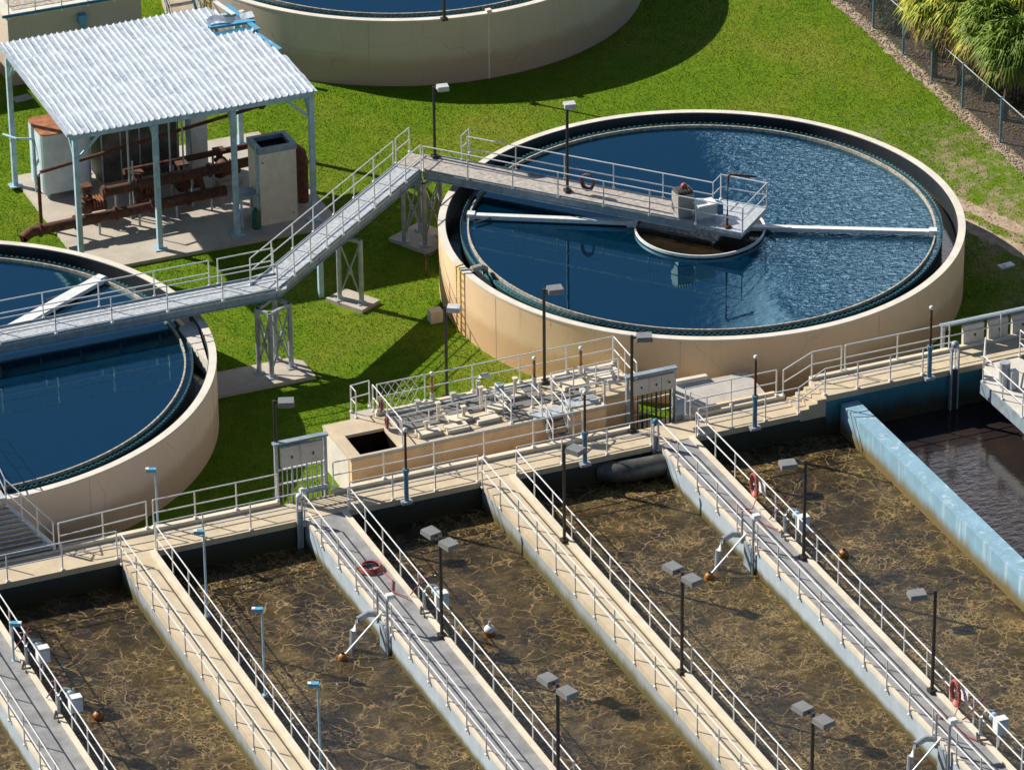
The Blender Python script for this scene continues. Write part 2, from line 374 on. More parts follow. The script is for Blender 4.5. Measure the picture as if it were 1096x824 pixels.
# ground: one sheet with the basin left open
xs = [-600, -45, 62, 600]; ys = [-600, -62, .9, 600]
g = MB()
for i in range(3):
    for j in range(3):
        if i == 1 and j == 1: continue
        g.quad((xs[i], ys[j], GND), (xs[i+1], ys[j], GND), (xs[i+1], ys[j+1], GND), (xs[i], ys[j+1], GND))
tag(g.build('ground', 'lawn'), kind='structure')
tag(MB().quad((-45, -62, WZ), (21.9, -62, WZ), (21.9, .4, WZ), (-45, .4, WZ)).build('basin_water', 'mixed_liquor'), kind='structure')
tag(MB().quad((21.9, -62, WZ), (62, -62, WZ), (62, .4, WZ), (21.9, .4, WZ)).build('basin_water', 'settled_liquor'), kind='structure')
bw = MB().box(-45.4, -45, -62.4, 1.3, -4, 0).box(62, 62.4, -62.4, 1.3, -4, 0).box(-45, 62, -62.4, -62, -4, 0)
tag(bw.build('basin_wall', 'basin_wall', origin=(-45, -62, -4)), 'grey concrete wall round the outer edge of the foamy basin', 'basin wall')

section(.7, -.4)
# tyre-worn sandy path and the rubble strip along the fence
def ribbon(name, mat, pts, w, z, kind='structure'):
    rn = random.Random(len(name) + int(pts[0][0] * 10)); L = MB(); P = []
    for i in range(len(pts) - 1):
        a, b = Vector((*pts[i], 0)), Vector((*pts[i + 1], 0)); n = max(1, int((b - a).length / .25))
        P += [a.lerp(b, t / n) for t in range(n)]
    P.append(Vector((*pts[-1], 0))); l = []; r = []
    for i, p in enumerate(P):
        d = (P[min(i + 1, len(P) - 1)] - P[max(i - 1, 0)]).normalized(); n = Vector((-d.y, d.x, 0))
        l.append(p + n * w / 2 * rn.uniform(.6, 1.35)); r.append(p - n * w / 2 * rn.uniform(.6, 1.35))
    for i in range(len(P) - 1): L.quad((l[i].x, l[i].y, z), (r[i].x, r[i].y, z), (r[i+1].x, r[i+1].y, z), (l[i+1].x, l[i+1].y, z))
    return tag(L.build(name, mat), kind=kind)
ribbon('path', 'dirt', [(33.4, 17.5), (34.0, 14.3), (35.1, 10.9), (36.2, 7), (38, 2)], .75, GZ + .008)
ribbon('path', 'dirt', [(31.9, 15.2), (33.3, 12.4), (34.2, 9.2), (35.2, 6), (36.6, 1.5)], .85, GZ + .008)
ribbon('gravel_strip', 'dirt', [(39.2, 46), (38.45, 30), (38.1, 20), (37.6, 5)], .62, GZ + .006)
tag(MB().quad((36.8, -20, GZ + .01), (70, -20, GZ + .01), (70, 80, GZ + .01), (40.9, 80, GZ + .01)).build('leaf_litter_ground', 'litter'), kind='structure')

# ---- clarifier tanks
section(1.0, -.1)
RIMZ = 2.6; TWZ = 2.32
TA = (-9.59, 11.71, 10.61); TB = (21.41, 11.43, 10.12); TC = (21.85, 43.6, 10.6)
def tank(c, paint, label, water):
    cx, cy, r = c; t = thing('clarifier_tank', (cx, cy, GZ), label, 'water tank', 'round settling tanks')
    w = MB(); w.ring(cx, cy, r - .27, r, GZ - .5, RIMZ - .06, 180); w.build('wall', paint, t, True)
    MB().ring(cx, cy, r - .27, r + .015, RIMZ - .06, RIMZ, 180).build('coping', 'tank_rim', t, True)
    MB().ring(cx, cy, r - .3, r - .273, 1.2, RIMZ - .03, 180).build('shaded_inner_face', 'tank_inner_shaded', t, True)  # inner wall face with its shade painted in
    f = MB(); f.ring(cx, cy, r - 1.0, r - .29, 1.2, 1.3, 180); f.ring(cx, cy, r - .93, r - .86, 1.25, TWZ + .02, 180); f.build('launder', 'tank_inner_shaded', t, True)
    wp = MB(); wp.ring(cx, cy, r - .86, r - .845, TWZ - .06, TWZ + .05, 180); n = int(2 * math.pi * r / .24)
    for i in range(n):
        a = 2 * math.pi * i / n; wp.obox((cx + (r - .852) * math.cos(a), cy + (r - .852) * math.sin(a), TWZ + .075), (.022, .10, .06), a)
    wp.build('weir_plate', 'weir_teal', t)
    MB().ring(cx, cy, r - 1.17, r - 1.11, TWZ - .3, TWZ + .13, 180).build('scum_baffle', 'baffle_cream', t, True)
    for i in range(8):
        a = 2 * math.pi * (i + .35) / 8; MB().obox((cx + r * math.cos(a), cy + r * math.sin(a), 1.05), (.012, .018, 2.9), a).build('joint_strip', 'joint', t)
    tag(MB().disc(cx, cy, r - .9, TWZ, 160).build('tank_water', water), kind='structure')
    tag(MB().ring(cx, cy, r - .86, r - .30, 1.6, 1.80, 160).build('launder_water', 'launder_water'), kind='structure')
    return t
simple('weir_teal', (.07, .27, .29), .5, 0, .3, 6); simple('baffle_cream', (.60, .54, .44), .6, 0, .4, 7, (.25, .20, .15)); simple('joint', (.60, .46, .32), .8)
tA = tank(TA, 'tank_paint_cream', 'cream tank at the left edge crossed by the near end of the walkway bridge', 'tank_water')
tB = tank(TB, 'tank_paint_tan', 'tan round tank of dark blue water in the middle with a white skimmer arm', 'tank_water_ruffled')
# pale concrete wedge in the launder of the left tank
q = [at(187, 350, 2.45), at(205, 341, 2.45), at(219, 388, 2.45), at(204, 372, 2.45)]
MB().prism([(p.x, p.y) for p in q][::-1], 1.4, 2.45).build('effluent_box', 'pale_slab', tA)
section(.7, -.4)
tC = tank(TC, 'tank_paint_grey', 'beige round tank behind the corrugated roofed shed, cut by the top edge', 'tank_water')
MB().box(12.2, 12.35, 37.6, 37.8, GZ, 2.5).build('corner_pilaster', 'tank_paint_cream', tC)
dp = MB(); a = R(-76); px, py = TC[0] + 10.6 * math.cos(a), TC[1] + 10.6 * math.sin(a)
p = at(529.5, 88, GZ + .0); v = (Vector((p.x, p.y, 0)) - Vector((TC[0], TC[1], 0))).normalized() * 10.58; px, py = TC[0] + v.x, TC[1] + v.y
dp.tube([(px, py, GZ), (px, py, 2.7)], .045); dp.obox((px, py, 2.72), (.22, .22, .1)); dp.obox((px, py, .9), (.2, .2, .05)); dp.build('drain_pipe', 'cabinet_cream', tC)

section(1.0, -.1)
# feed well and skimmer arms
def feedwell(c, z, label):
    t = thing('feed_well', (c[0], c[1], TWZ), label, 'feed well')
    MB().ring(c[0], c[1], 2.46, 2.52, TWZ + .04, TWZ + .15, 96).build('well_ring', 'white_enamel', t, True)
    tag(MB().disc(c[0], c[1], 2.5, TWZ + .006, 96).build('well_water', 'well_water'), kind='structure'); return t
feedwell((21.2, 11.1), 0, 'white circular ring round brown water under the bridge platform of the middle tank')
feedwell((TA[0], TA[1]), 0, 'white circular ring at the centre of the left tank')
def arm(p, q, label, z=TWZ + .22, w=.26):
    t = thing('skimmer_arm', ((p[0] + q[0]) / 2, (p[1] + q[1]) / 2, TWZ), label, 'skimmer arm')
    MB().beam((*p, z), (*q, z), w, .16).build('box_beam', 'white_enamel', t)
    d = Vector((q[0] - p[0], q[1] - p[1], 0)).normalized()
    h = MB()
    for e in (p, q): MB().obox((e[0], e[1], z - .12), (.3, .34, .34), math.atan2(d.y, d.x)).build('end_shoe', 'white_enamel', t)
    n = Vector((-d.y, d.x, 0)) * .55
    h.tube([Vector((*p, z - .1)) - n * .2 + d * .8, Vector((*q, z - .1)) - n - d * 6], .035)
    h.build('scraper_blade', 'dull_steel', t); return t
arm((13.55, 15.6), (18.95, 12.55), 'long white skimmer arm west of the ring in the middle tank'); arm((22.8, 10.35), (29.15, 7.05), 'white skimmer arm running east from the ring in the middle tank')
arm((-1.35, 16.2), (-8.6, 11.9), 'pale diagonal skimmer arm across the water of the left tank', w=.5)
t = thing('scum_pipe', (12.4, 13.0, TWZ), 'cream elbow pipe spanning from yellow ladder over the weir of the middle tank', 'pipe')
MB().tube([at(492, 288, 2.7), at(504, 287, 2.72), at(514, 284, 2.72)], .05).build('pipe_run', 'galvanized', t, True)
MB().tube([at(504, 287, 2.72), at(514, 284, 2.75), at(519, 286, 2.6), at(519, 291, 2.3)], .12).build('pipe_elbow', 'baffle_cream', t, True)

section(0, GND)
# ---- concrete walkways standing in the basin
def walkway(name, x0, x1, label, kind, yend=-61.9):
    t = thing(name, ((x0 + x1) / 2, 0, -4), label, 'walkway', 'walkways between the foamy channels'); ys = -.0
    if kind == 'wide':
        MB().box(x0, x1, yend, ys, -4, -.10).build('wall', 'channel_wall_paint', t)
        MB().box(x0 + .11, x1 - .17, yend, ys, -.10, -.02).build('walkway_floor', 'floor_grey', t)
        MB().box(x0 - .01, x0 + .108, yend, ys, -.10, .05).build('edge_curb', 'curb_cream', t)
        MB().box(x1 - .168, x1 + .01, yend, ys, -.10, .07).build('edge_curb', 'curb_cream', t)
    else:
        MB().box(x0, x1, yend, ys, -4, -.25).build('wall', 'basin_wall', t)
        MB().box(x0 - .03, x1 - .18, yend, ys, -.25, 0).build('walkway_floor', 'deck_tan', t)
        MB().box(x1 - .178, x1 + .02, yend, ys, -.25, .08).build('edge_curb', 'curb_cream', t)
    return t
WX = [(-12.66, -11.12), (-5.98, -4.76), (.77, 2.32), (7.48, 8.70), (14.33, 15.72)]
walkway('channel_walkway', *WX[0], 'grey floored walkway cut by the lower left corner of the photo', 'wide')
walkway('channel_walkway', *WX[1], 'narrow tan walkway with the four light blue lamp posts', 'narrow')
walkway('channel_walkway', *WX[2], 'grey floored walkway with the coiled red hose lying flat on it', 'wide')
walkway('channel_walkway', *WX[3], 'narrow tan walkway in the middle with dark lamp posts on its right edge', 'narrow')
walkway('channel_walkway', *WX[4], 'grey floored walkway with two red hose coils hung on its right railing', 'wide')
w6 = thing('divider_wall', (21.9, 0, -4), 'sky blue divider wall without railing at the right, between foamy and still water', 'wall')
MB().box(21.58, 22.28, -61.9, -.1, -4, .14).build('wall_body', 'sky_blue_wall', w6)

# crosswalk: lower deck, steps, upper deck
cwk = thing('cross_walkway', (4, .6, -4), 'long tan concrete walkway along the heads of all the channels', 'walkway')
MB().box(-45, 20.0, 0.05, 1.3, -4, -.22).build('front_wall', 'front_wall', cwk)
MB().box(-45, 20.0, 0, 1.3, -.22, 0).build('deck', 'deck_tan', cwk)
for a, b in ((-7.7, .35), (2.35, 13.95), (16.0, 20.0)): MB().box(a, b, 1.302, 1.5, -.35, .14).build('back_curb', 'curb_cream', cwk)
MB().box(-45, -7.7, 1.302, 1.4, -.35, .06).build('back_curb', 'curb_cream', cwk)
st = MB(); sz = [.14, .28, .42]
for i, z in enumerate(sz): st.box(20.0 + i * .34, 20.338 + i * .34, 0, 1.15, -.3, z)
st.build('steps', 'deck_tan', cwk)
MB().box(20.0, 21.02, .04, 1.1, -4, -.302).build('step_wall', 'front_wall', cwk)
MB().box(21.02, 62, .05, 1.25, -4, .32).build('upper_front_wall', 'front_wall_blue', cwk) if False else None
stained('front_wall_blue', (.04, .22, .28), (.02, .06, .07), .6, z0=-1.05, h=1.5, streak=.5, algae=(.04, .035, .015))
MB().box(21.02, 62, 0, 1.25, -4, .32).build('upper_front_wall', 'front_wall_blue', cwk)
MB().box(21.02, 62, -.04, 1.25, .322, .55).build('upper_deck', 'deck_tan', cwk)
MB().box(21.02, 62, 1.252, 1.42, .2, .66).build('back_curb', 'curb_cream', cwk)

# ------------------------------------------------------------------ railings
post_cache = {}
def post_mesh(h, r=.027):
    key = (round(h, 3), r)
    if key not in post_cache:
        b = MB().tube([(0, 0, 0), (0, 0, h)], r, 6); b.obox((0, 0, .03), (.11, .11, .06))
        o = b.build('post', 'rail_metal'); post_cache[key] = o.data; bpy.data.objects.remove(o)
    return post_cache[key]
def rail_lines(pts, hs=(1.07, .56), r=.024):
    out = []
    for h in hs: out.append(MB().tube([Vector(p) + Vector((0, 0, h)) for p in pts], r, 6))
    return out
def post_spots(pts, gap):
    out = []
    for i in range(len(pts) - 1):
        a, b = Vector(pts[i]), Vector(pts[i + 1]); n = max(1, round((b - a).length / gap))
        out += [a.lerp(b, j / n) for j in range(n)]
    out.append(Vector(pts[-1])); return out
def railing(pts, label, gap=1.62, h=1.07, drop=0, group=None, spots=None):
    root = thing('railing', Vector(pts[0]), label, 'railing', group or 'metal railings of the walkways'); o = wloc(root)
    a, b = rail_lines(pts, (h, h * .52)); a.build('top_rail', 'rail_metal', root, True); b.build('mid_rail', 'rail_metal', root, True)
    for p in (spots or post_spots(pts, gap)):
        c = bpy.data.objects.new('post', post_mesh(h + drop)); COL.objects.link(c); c.parent = root; c.location = Vector(p) - o - Vector((0, 0, drop))
    return root
RL = [('railing on the left side of the walkway cut by the lower left corner', 'right railing of the walkway cut by the lower left corner, with two control boxes'),
      ('railing on the left side of the tan walkway with light blue lamp posts', 'railing on the right side of the tan walkway, next to the light blue lamp posts'),
      ('left railing of the flat red hose walkway, above its grey elbow pipe', 'right railing of the flat red hose walkway, beside a white box'),
      ('railing on the left side of the central narrow tan walkway', 'railing on the right side of the central narrow tan walkway, behind dark lamp posts'),
      ('railing on the left side of the wide walkway with two hung red hoses', 'railing on the right side of the wide walkway, where two red hose coils hang')]
for i, (a, b) in enumerate(WX):
    railing([(a - .045, -.15, 0), (a - .045, -33, 0)], RL[i][0], 1.64, drop=.16)
    railing([(b + .045, -.15, 0), (b + .045, -33, 0)], RL[i][1], 1.64, drop=.16)
F = .06
railing([(-16, F, 0), (-6.1, F, 0)], 'front railing of the cross walkway left of the blue-lamp walkway', 1.9)
railing([(-4.7, F, 0), (.55, F, 0)], 'front railing of the cross walkway between the blue-lamp walkway and the flat red hose walkway', 1.75)
railing([(2.5, F, 0), (7.35, F, 0)], 'front railing of the cross walkway left of the central tan walkway', 1.6)
railing([(8.85, F, 0), (14.1, F, 0)], 'front railing of the cross walkway between central tan walkway and grey bent pipe', 1.75)
railing([(15.95, F, 0), (19.95, F, 0), (21.0, F, .55), (26.3, F, .55)], 'front railing that climbs the concrete steps at the right of the cross walkway', 1.5)
railing([(-7.75, 1.40, 0), (-4.55, 1.40, .14)], 'short back railing of the cross walkway in front of the left tank', 1.6)
railing([(-4.3, 1.40, .14), (.3, 1.40, .14)], 'back railing of the cross walkway beside the shaded lawn and left tank', 1.55)
railing([(2.4, 1.40, .14), (13.9, 1.40, .14)], 'back railing of the cross walkway in front of the orange wall', 1.95)
railing([(16.05, 1.40, .14), (19.7, 1.40, .14)], 'back railing in front of the pale sloping slab by the middle tank', 1.8)
railing([(19.95, 1.35, .1), (21.1, 1.35, .6), (22.3, 1.35, .6)], 'back railing rising beside the concrete steps at the right', .9)
railing([(22.45, 1.35, .6), (31, 1.35, .6)], 'back railing of the raised walkway at the right edge', 2.0)
railing([(16.6, .75, 0), (16.2, 1.3, 0)], 'tiny bent railing piece beside the right end of the louvred panel stand', .6)

# bottom left: stair climbing from the cross walkway onto the left tank
def railpart(root, pts, gap, h=1.07):
    m_ = MB(); m_.tube([Vector(p) + Vector((0, 0, h)) for p in pts], .024, 6); m_.tube([Vector(p) + Vector((0, 0, h * .52)) for p in pts], .024, 6)
    o = m_.build('railing', 'rail_metal', root, True); w0 = wloc(o)
    for p in post_spots(pts, gap):
        c = bpy.data.objects.new('post', post_mesh(h)); COL.objects.link(c); c.parent = o; c.location = Vector(p) - w0
    return o
st = thing('access_stair', (-9.5, 2, 0), 'grated metal stair and landing between cross walkway and the left tank', 'stair')
b = MB(); n = 10; e_ = Vector((-.68, .73, 0))
P0, P1 = Vector((-7.93, 1.45, .08)), Vector((-9.15, 2.80, 1.35))
for i in range(n):
    f = (i + .5) / n; p = P0.lerp(P1, f); b.hexa([(p.x, p.y - .07, p.z - .03), (p.x, p.y + .07, p.z - .03), (p.x - 3.4, p.y + .07, p.z - .03), (p.x - 3.4, p.y - .07, p.z - .03)], [(p.x, p.y - .07, p.z), (p.x, p.y + .07, p.z), (p.x - 3.4, p.y + .07, p.z), (p.x - 3.4, p.y - .07, p.z)])
b.build('tread', 'grating', st)
MB().beam(P0 + Vector((.04, 0, .14)), P1 + Vector((.04, 0, .14)), .07, .26).build('side_stringer', 'white_enamel', st)
MB().box(-13.5, -9.15, 2.82, 3.6, 1.60, 1.68).build('landing', 'grating', st)
for i in range(3): MB().box(-13.5, -9.2, 3.6 + i * .36, 3.96 + i * .36, 1.62, 1.86 + i * .19).build('upper_step', 'floor_grey', st)
MB().box(-13.5, -9.25, 4.68, 10, 2.14, 2.24).build('upper_deck', 'grating', st)
railpart(st, [P0, P1, (-9.2, 3.55, 1.7)], .75)
railpart(st, [(-9.22, 3.7, 2.0), (-9.3, 4.7, 2.24), (-9.4, 9.5, 2.24)], 1.3)
railpart(st, [P0 + Vector((-2.2, -.1, 0)), P1 + Vector((-2.2, 0, 0))], .9)
section(1.0, -.1)
# ------------------------------------------------------------------ steel bridges over the tanks
BZ = 3.2
def girder_posts(p, q, side, n): pass
def bridge(name, poly, rails, label, deckmat, gird=.34):
    c = sum((Vector((*p, 0)) for p in poly), Vector()) / len(poly); t = thing(name, (c.x, c.y, GZ), label, 'footbridge', 'steel footbridges over the tanks')
    MB().prism(poly, BZ - .07, BZ).build('deck', deckmat, t)
    g_ = MB()
    for a, b in rails:
        d = Vector((b[0] - a[0], b[1] - a[1], 0)); n_ = Vector((-d.y, d.x, 0)).normalized(); ce = Vector((c.x, c.y, 0)) - Vector((*a, 0)); s_ = 1 if n_.dot(ce) > 0 else -1
        a3, b3 = Vector((*a, BZ + .07)) + n_ * s_ * .04, Vector((*b, BZ + .07)) + n_ * s_ * .04
        g_.beam(a3, b3, .035, .07 + gird); g_.beam(a3 - Vector((0, 0, gird + .05)), b3 - Vector((0, 0, gird + .05)), .13, .03)
    k_ = poly; L = (Vector((*k_[1], 0)) - Vector((*k_[0], 0))); n = int(L.length / 1.5)
    for i in range(n + 1):
        f = i / n; a = Vector((*k_[0], BZ - .09)).lerp(Vector((*k_[1], BZ - .09)), f); b = Vector((*k_[3], BZ - .09)).lerp(Vector((*k_[2], BZ - .09)), f); g_.beam(a, b, .08, .16)
    g_.build('girder', 'grey_blue_paint', t)
    return t
# bridge A over the left tank (runs along x), middle section (diagonal), bridge B over the middle tank
brA = bridge('footbridge', [(-22, 11.12), (3.95, 11.22), (4.35, 12.55), (-22, 12.5)], [((-22, 11.12), (3.95, 11.22)), ((-22, 12.5), (4.35, 12.55))], 'straight steel footbridge crossing the left tank', 'grating')
railpart(brA, [(-22, 11.1, BZ), (3.95, 11.2, BZ)], 2.15); railpart(brA, [(-22, 12.52, BZ), (1.75, 12.55, BZ)], 2.15); railpart(brA, [(2.1, 12.55, BZ), (4.3, 12.57, BZ)], 1.7)
d = (Vector((12.75, 18.75, 0)) - Vector((3.95, 11.2, 0))).normalized(); nv = Vector((-d.y, d.x, 0)) * 1.15
pA, pB = Vector((3.97, 11.22, 0)), Vector((12.75, 18.75, 0))
brM = bridge('footbridge', [(pA.x, pA.y), (pB.x, pB.y), (pB.x + nv.x, pB.y + nv.y), (pA.x + nv.x, pA.y + nv.y)], [((pA.x, pA.y), (pB.x, pB.y)), ((pA.x + nv.x, pA.y + nv.y), (pB.x + nv.x, pB.y + nv.y))], 'steel footbridge over the lawn joining the two tank bridges, on three trestles', 'grating')
MB().prism([(3.5, 11.2), (4.3, 11.2), (4.6, 11.9), (4.35, 12.9), (3.2, 12.6)], BZ - .08, BZ + .003).build('landing_plate', 'grating', brM)
railpart(brM, [(pA.x, pA.y, BZ), (pB.x, pB.y, BZ)], 1.35)
railpart(brM, [(pA.x + nv.x, pA.y + nv.y, BZ), (pB.x + nv.x - .1, pB.y + nv.y - .1, BZ)], 1.6)
e = Vector((.672, -.741, 0)); f_ = Vector((.741, .672, 0)); q0 = Vector((12.8, 18.62, 0)); LB = 11.6; q1 = q0 + e * LB; wB = 1.5
brB = bridge('footbridge', [(q0.x, q0.y), (q1.x, q1.y), (q1.x + f_.x * wB, q1.y + f_.y * wB), (q0.x + f_.x * wB, q0.y + f_.y * wB)],
             [((q0.x, q0.y), (q1.x, q1.y)), ((q0.x + f_.x * wB, q0.y + f_.y * wB), (q1.x + f_.x * wB, q1.y + f_.y * wB))], 'steel footbridge ending in a platform over the middle tank', 'bridge_deck_b')
pl = [q1 - f_ * .12, q1 + e * 1.9 - f_ * .12, q1 + e * 1.9 + f_ * 2.35, q1 + f_ * 2.35]
MB().prism([(p.x, p.y) for p in pl], BZ - .14, BZ + .02).build('platform', 'grating', brB)
MB().prism([(p.x, p.y) for p in [q1 + e * .2 + f_ * .2, q1 + e * 1.7 + f_ * .2, q1 + e * 1.7 + f_ * 2.1, q1 + e * .2 + f_ * 2.1]], BZ - .42, BZ - .142).build('platform_frame', 'grey_blue_paint', brB)
z3 = Vector((0, 0, BZ))
railpart(brB, [q0 + z3, q1 + e * 1.9 - f_ * .12 + z3, q1 + e * 1.9 + f_ * 2.35 + z3], 1.85)
railpart(brB, [q0 + f_ * wB + e * 1.2 + z3, q1 + f_ * wB + z3, q1 + f_ * 2.3 + z3, q1 + e * 1.9 + f_ * 2.3 + z3], 1.9)
railpart(brB, [q0 + f_ * wB + e * .95 + z3, q0 + f_ * wB + f_ * .7 + e * .95 + z3], .7)
railpart(brM, [pB + nv + d * .1 + z3, pB + nv + d * 1.15 + f_ * .1 + z3], .9)
MB().prism([(p.x, p.y) for p in [pB, q0 + f_ * .4, q0 + f_ * wB, pB + nv + d * 1.2, pB + nv]], BZ - .075, BZ + .004).build('landing_plate', 'bridge_deck_b', brM)

# trestles on their concrete pads
def trestle(legs, pad, label):
    legs = [(l[0] - .22, l[1] - .53, 0) for l in legs]; pad = [(p[0] - .22, p[1] - .53) for p in pad]
    c = sum((Vector(l) for l in legs), Vector()) / len(legs); t = thing('support_trestle', (c.x, c.y, GZ), label, 'trestle', 'trestles under the footbridge')
    MB().prism(pad, GZ - .1, GZ + .16).build('concrete_pad', 'pad_concrete', t)
    zt = BZ - .44
    for l in legs:
        b = MB().tube([(*l[:2], GZ + .16), (*l[:2], zt)], .095, 10); b.obox((l[0], l[1], GZ + .18), (.36, .36, .05)); b.build('leg', 'galvanized', t, True)
    br = MB()
    for i in range(len(legs)):
        a, b = legs[i], legs[(i + 1) % len(legs)]
        if len(legs) == 2 and i == 1: break
        br.beam((*a[:2], zt), (*b[:2], zt), .12, .12)
        br.tube([(*a[:2], GZ + .35), (*b[:2], zt - .15)], .035, 6); br.tube([(*b[:2], GZ + .35), (*a[:2], zt - .15)], .035, 6)
        mx_ = (Vector((*a[:2], 0)) + Vector((*b[:2], 0))) / 2; br.obox((mx_.x, mx_.y, (GZ + zt) / 2), (.16, .16, .16))
    br.build('cross_brace', 'galvanized', t)
    return t
trestle([(3.25, 11.5, 0), (3.55, 10.95, 0), (4.5, 11.4, 0), (4.2, 12.2, 0)], [(.6, 10.45), (5.1, 10.45), (5.1, 11.75), (4.7, 12.2), (.9, 12.2)], 'trestle at the bend nearest the left tank, on a long concrete pad')
trestle([(8.2, 15.95, 0), (8.85, 15.3, 0)], [(7.75, 16.3), (8.65, 14.75), (9.6, 15.3), (8.75, 16.75)], 'two legged trestle halfway along the diagonal footbridge')
trestle([(12.35, 19.65, 0), (12.95, 18.95, 0), (13.85, 19.5, 0), (13.3, 20.3, 0)], [(11.9, 20.2), (12.9, 18.3), (14.4, 19.2), (13.6, 21.1)], 'four legged trestle at the upper bend beside the middle tank')
# pale blue channel upright seen behind the middle trestle
tag(MB().box(7.4, 7.6, 16.1, 16.28, GZ, 2.3).build('prop_post', 'pale_blue_paint', origin=(7.5, 16.2, GZ)), 'pale blue square prop standing under the diagonal footbridge', 'prop')

# machinery on the platform
t = thing('drive_unit', (q1.x, q1.y, BZ), 'grey gear drive with a red cap on the platform over the middle tank', 'machine')
g1 = at(733, 229, BZ); MB().box(g1.x - .34, g1.x + .34, g1.y - .3, g1.y + .3, BZ + .25, BZ + 1.0).build('gearbox', 'panel_grey', t)
b = MB(); [b.box(g1.x - .32 + i * .115, g1.x - .27 + i * .115, g1.y - .26, g1.y + .26, BZ + 1.0, BZ + 1.16) for i in range(6)]; b.build('fin', 'dull_steel', t)
MB().ball((g1.x + .08, g1.y + .1, BZ + 1.2), .13).build('red_cap', 'red_hose', t, True)
MB().box(g1.x - .3, g1.x + .3, g1.y - .25, g1.y + .25, BZ + .02, BZ + .25).build('pedestal', 'galvanized', t)
t = thing('control_cabinet', (q1.x, q1.y, BZ), 'low white control cabinet beside the gear drive on the platform', 'cabinet')
g2 = at(757, 232, BZ); MB().box(g2.x - .38, g2.x + .36, g2.y - .26, g2.y + .26, BZ + .15, BZ + .62).build('cabinet_body', 'lamp_white', t)
MB().prism([(g2.x - .42, g2.y - .3), (g2.x + .40, g2.y - .3), (g2.x + .40, g2.y + .3), (g2.x - .42, g2.y + .3)], BZ + .622, BZ + .70).build('lid', 'white_enamel', t)
MB().box(g2.x - .4, g2.x + .36, g2.y - .26, g2.y + .26, BZ + .02, BZ + .15).build('plinth', 'galvanized', t)
MB().box(g2.x + .5, g2.x + .72, g2.y - .1, g2.y + .15, BZ + .1, BZ + .55).build('switch_box', 'deep_blue_paint', t)
g3 = at(781, 242, BZ); t = thing('davit_post', (g3.x, g3.y, BZ), 'brown bent davit post at the corner of the platform', 'post')
MB().tube([(g3.x, g3.y, BZ), (g3.x, g3.y, BZ + 2.15), (g3.x + .1, g3.y, BZ + 2.22), (g3.x + 1.1, g3.y - .15, BZ + 2.0)], .05).build('bent_pole', 'rust', t, True)
MB().obox((g3.x, g3.y, BZ + .06), (.25, .25, .1)).build('base_plate', 'rust', t)
# ring buoy on the bridge rail
def coil(name, c, r, tk, label, cat, axis='Y', mat='red_hose', rz=0, turns=3, sq=.8, group=None):
    b = MB()
    for i in range(turns): b.torus((c[0] + (i - 1) * (.0 if axis == 'Z' else .03), c[1] + (i - 1) * .035, c[2] + (i * tk * 1.2 if axis == 'Z' else 0)), r - .03 * i, tk, axis, 28, 7, sq, rz)
    return tag(b.build(name, mat, None, True, origin=c), label, cat, group)
g4 = at(630, 193, BZ + .5); coil('hose_coil', (g4.x, g4.y, BZ + .52), .34, .04, 'dark red hose coil hanging on the bridge railing over the middle tank', 'hose', mat='maroon', rz=R(-48))

# ------------------------------------------------------------------ lamps
def lamp(x, y, z0, h, heads, label, style='dark', group='tall dark area lamps', out=.5):
    t = thing('area_lamp' if style == 'dark' else 'blue_lamp_post', (x, y, z0), label, 'street lamp', group)
    pm = 'dark_bronze' if style == 'dark' else 'pale_blue_paint'; r = .062 if style == 'dark' else .042
    MB().tube([(x, y, z0), (x, y, z0 + h)], r, 8).build('pole', pm, t, True)
    MB().obox((x, y, z0 + .06), (.26, .26, .12) if style == 'dark' else (.16, .16, .06)).build('base_plate', pm, t)
    for az, size in heads:
        a = R(az); dx, dy = math.cos(a), math.sin(a)
        if style == 'dark':
            MB().tube([(x, y, z0 + h - .12), (x + dx * (out - .28), y + dy * (out - .28), z0 + h - .08)], .03, 6).build('arm', pm, t)
            c = Vector((x + dx * out, y + dy * out, z0 + h - .08)); w, l, hh = .5 * size, .58 * size, .17
            M = Matrix.Translation(c) @ Matrix.Rotation(a, 4, 'Z')
            q = [(-l/2, -w/2), (l/2, -w/2), (l/2, w/2), (-l/2, w/2)]
            b = MB(); b.hexa([M @ Vector((u, v, -hh / 2)) for u, v in q], [M @ Vector((u * .93, v * .9, hh / 2)) for u, v in q])
            hd = b.build('lamp_head', 'lamp_grey' if size >= 1 else 'lamp_white', t)
            MB().hexa([M @ Vector((u * .85, v * .8, -hh / 2 - .035)) for u, v in q], [M @ Vector((u * .85, v * .8, -hh / 2 - .002)) for u, v in q]).build('glass', 'lamp_white', hd)
        else:
            MB().obox((x + dx * .14, y + dy * .14, z0 + h), (.34, .18, .12), a).build('lamp_head', 'sky_blue_paint', t)
            MB().obox((x + dx * .27, y + dy * .27, z0 + h + .03), (.12, .15, .09), a).build('sensor_cap', 'white_enamel', t)
    return t
section(0, GND)
X2 = [(104, 1), (-76, 1)]
lamp(2.14, -9.33, 0, 3.85, X2, 'double headed dark lamp beside the white box on the flat red hose walkway')
lamp(1.98, -19.5, 0, 3.85, X2, 'double headed dark lamp at the bottom edge of the flat red hose walkway')
lamp(8.45, -5.1, 0, 3.85, [(-60, 1)], 'single headed dark lamp at the upper end of the central tan walkway')
lamp(8.5, -14.7, 0, 3.85, X2, 'double headed dark lamp halfway down the central tan walkway')
lamp(8.55, -24.3, 0, 3.85, X2, 'double headed dark lamp rising from the bottom edge by the central tan walkway')
lamp(15.5, -9.5, 0, 3.85, [(170, 1)], 'single headed dark lamp beside the motor box on the hung hose walkway', out=.62)
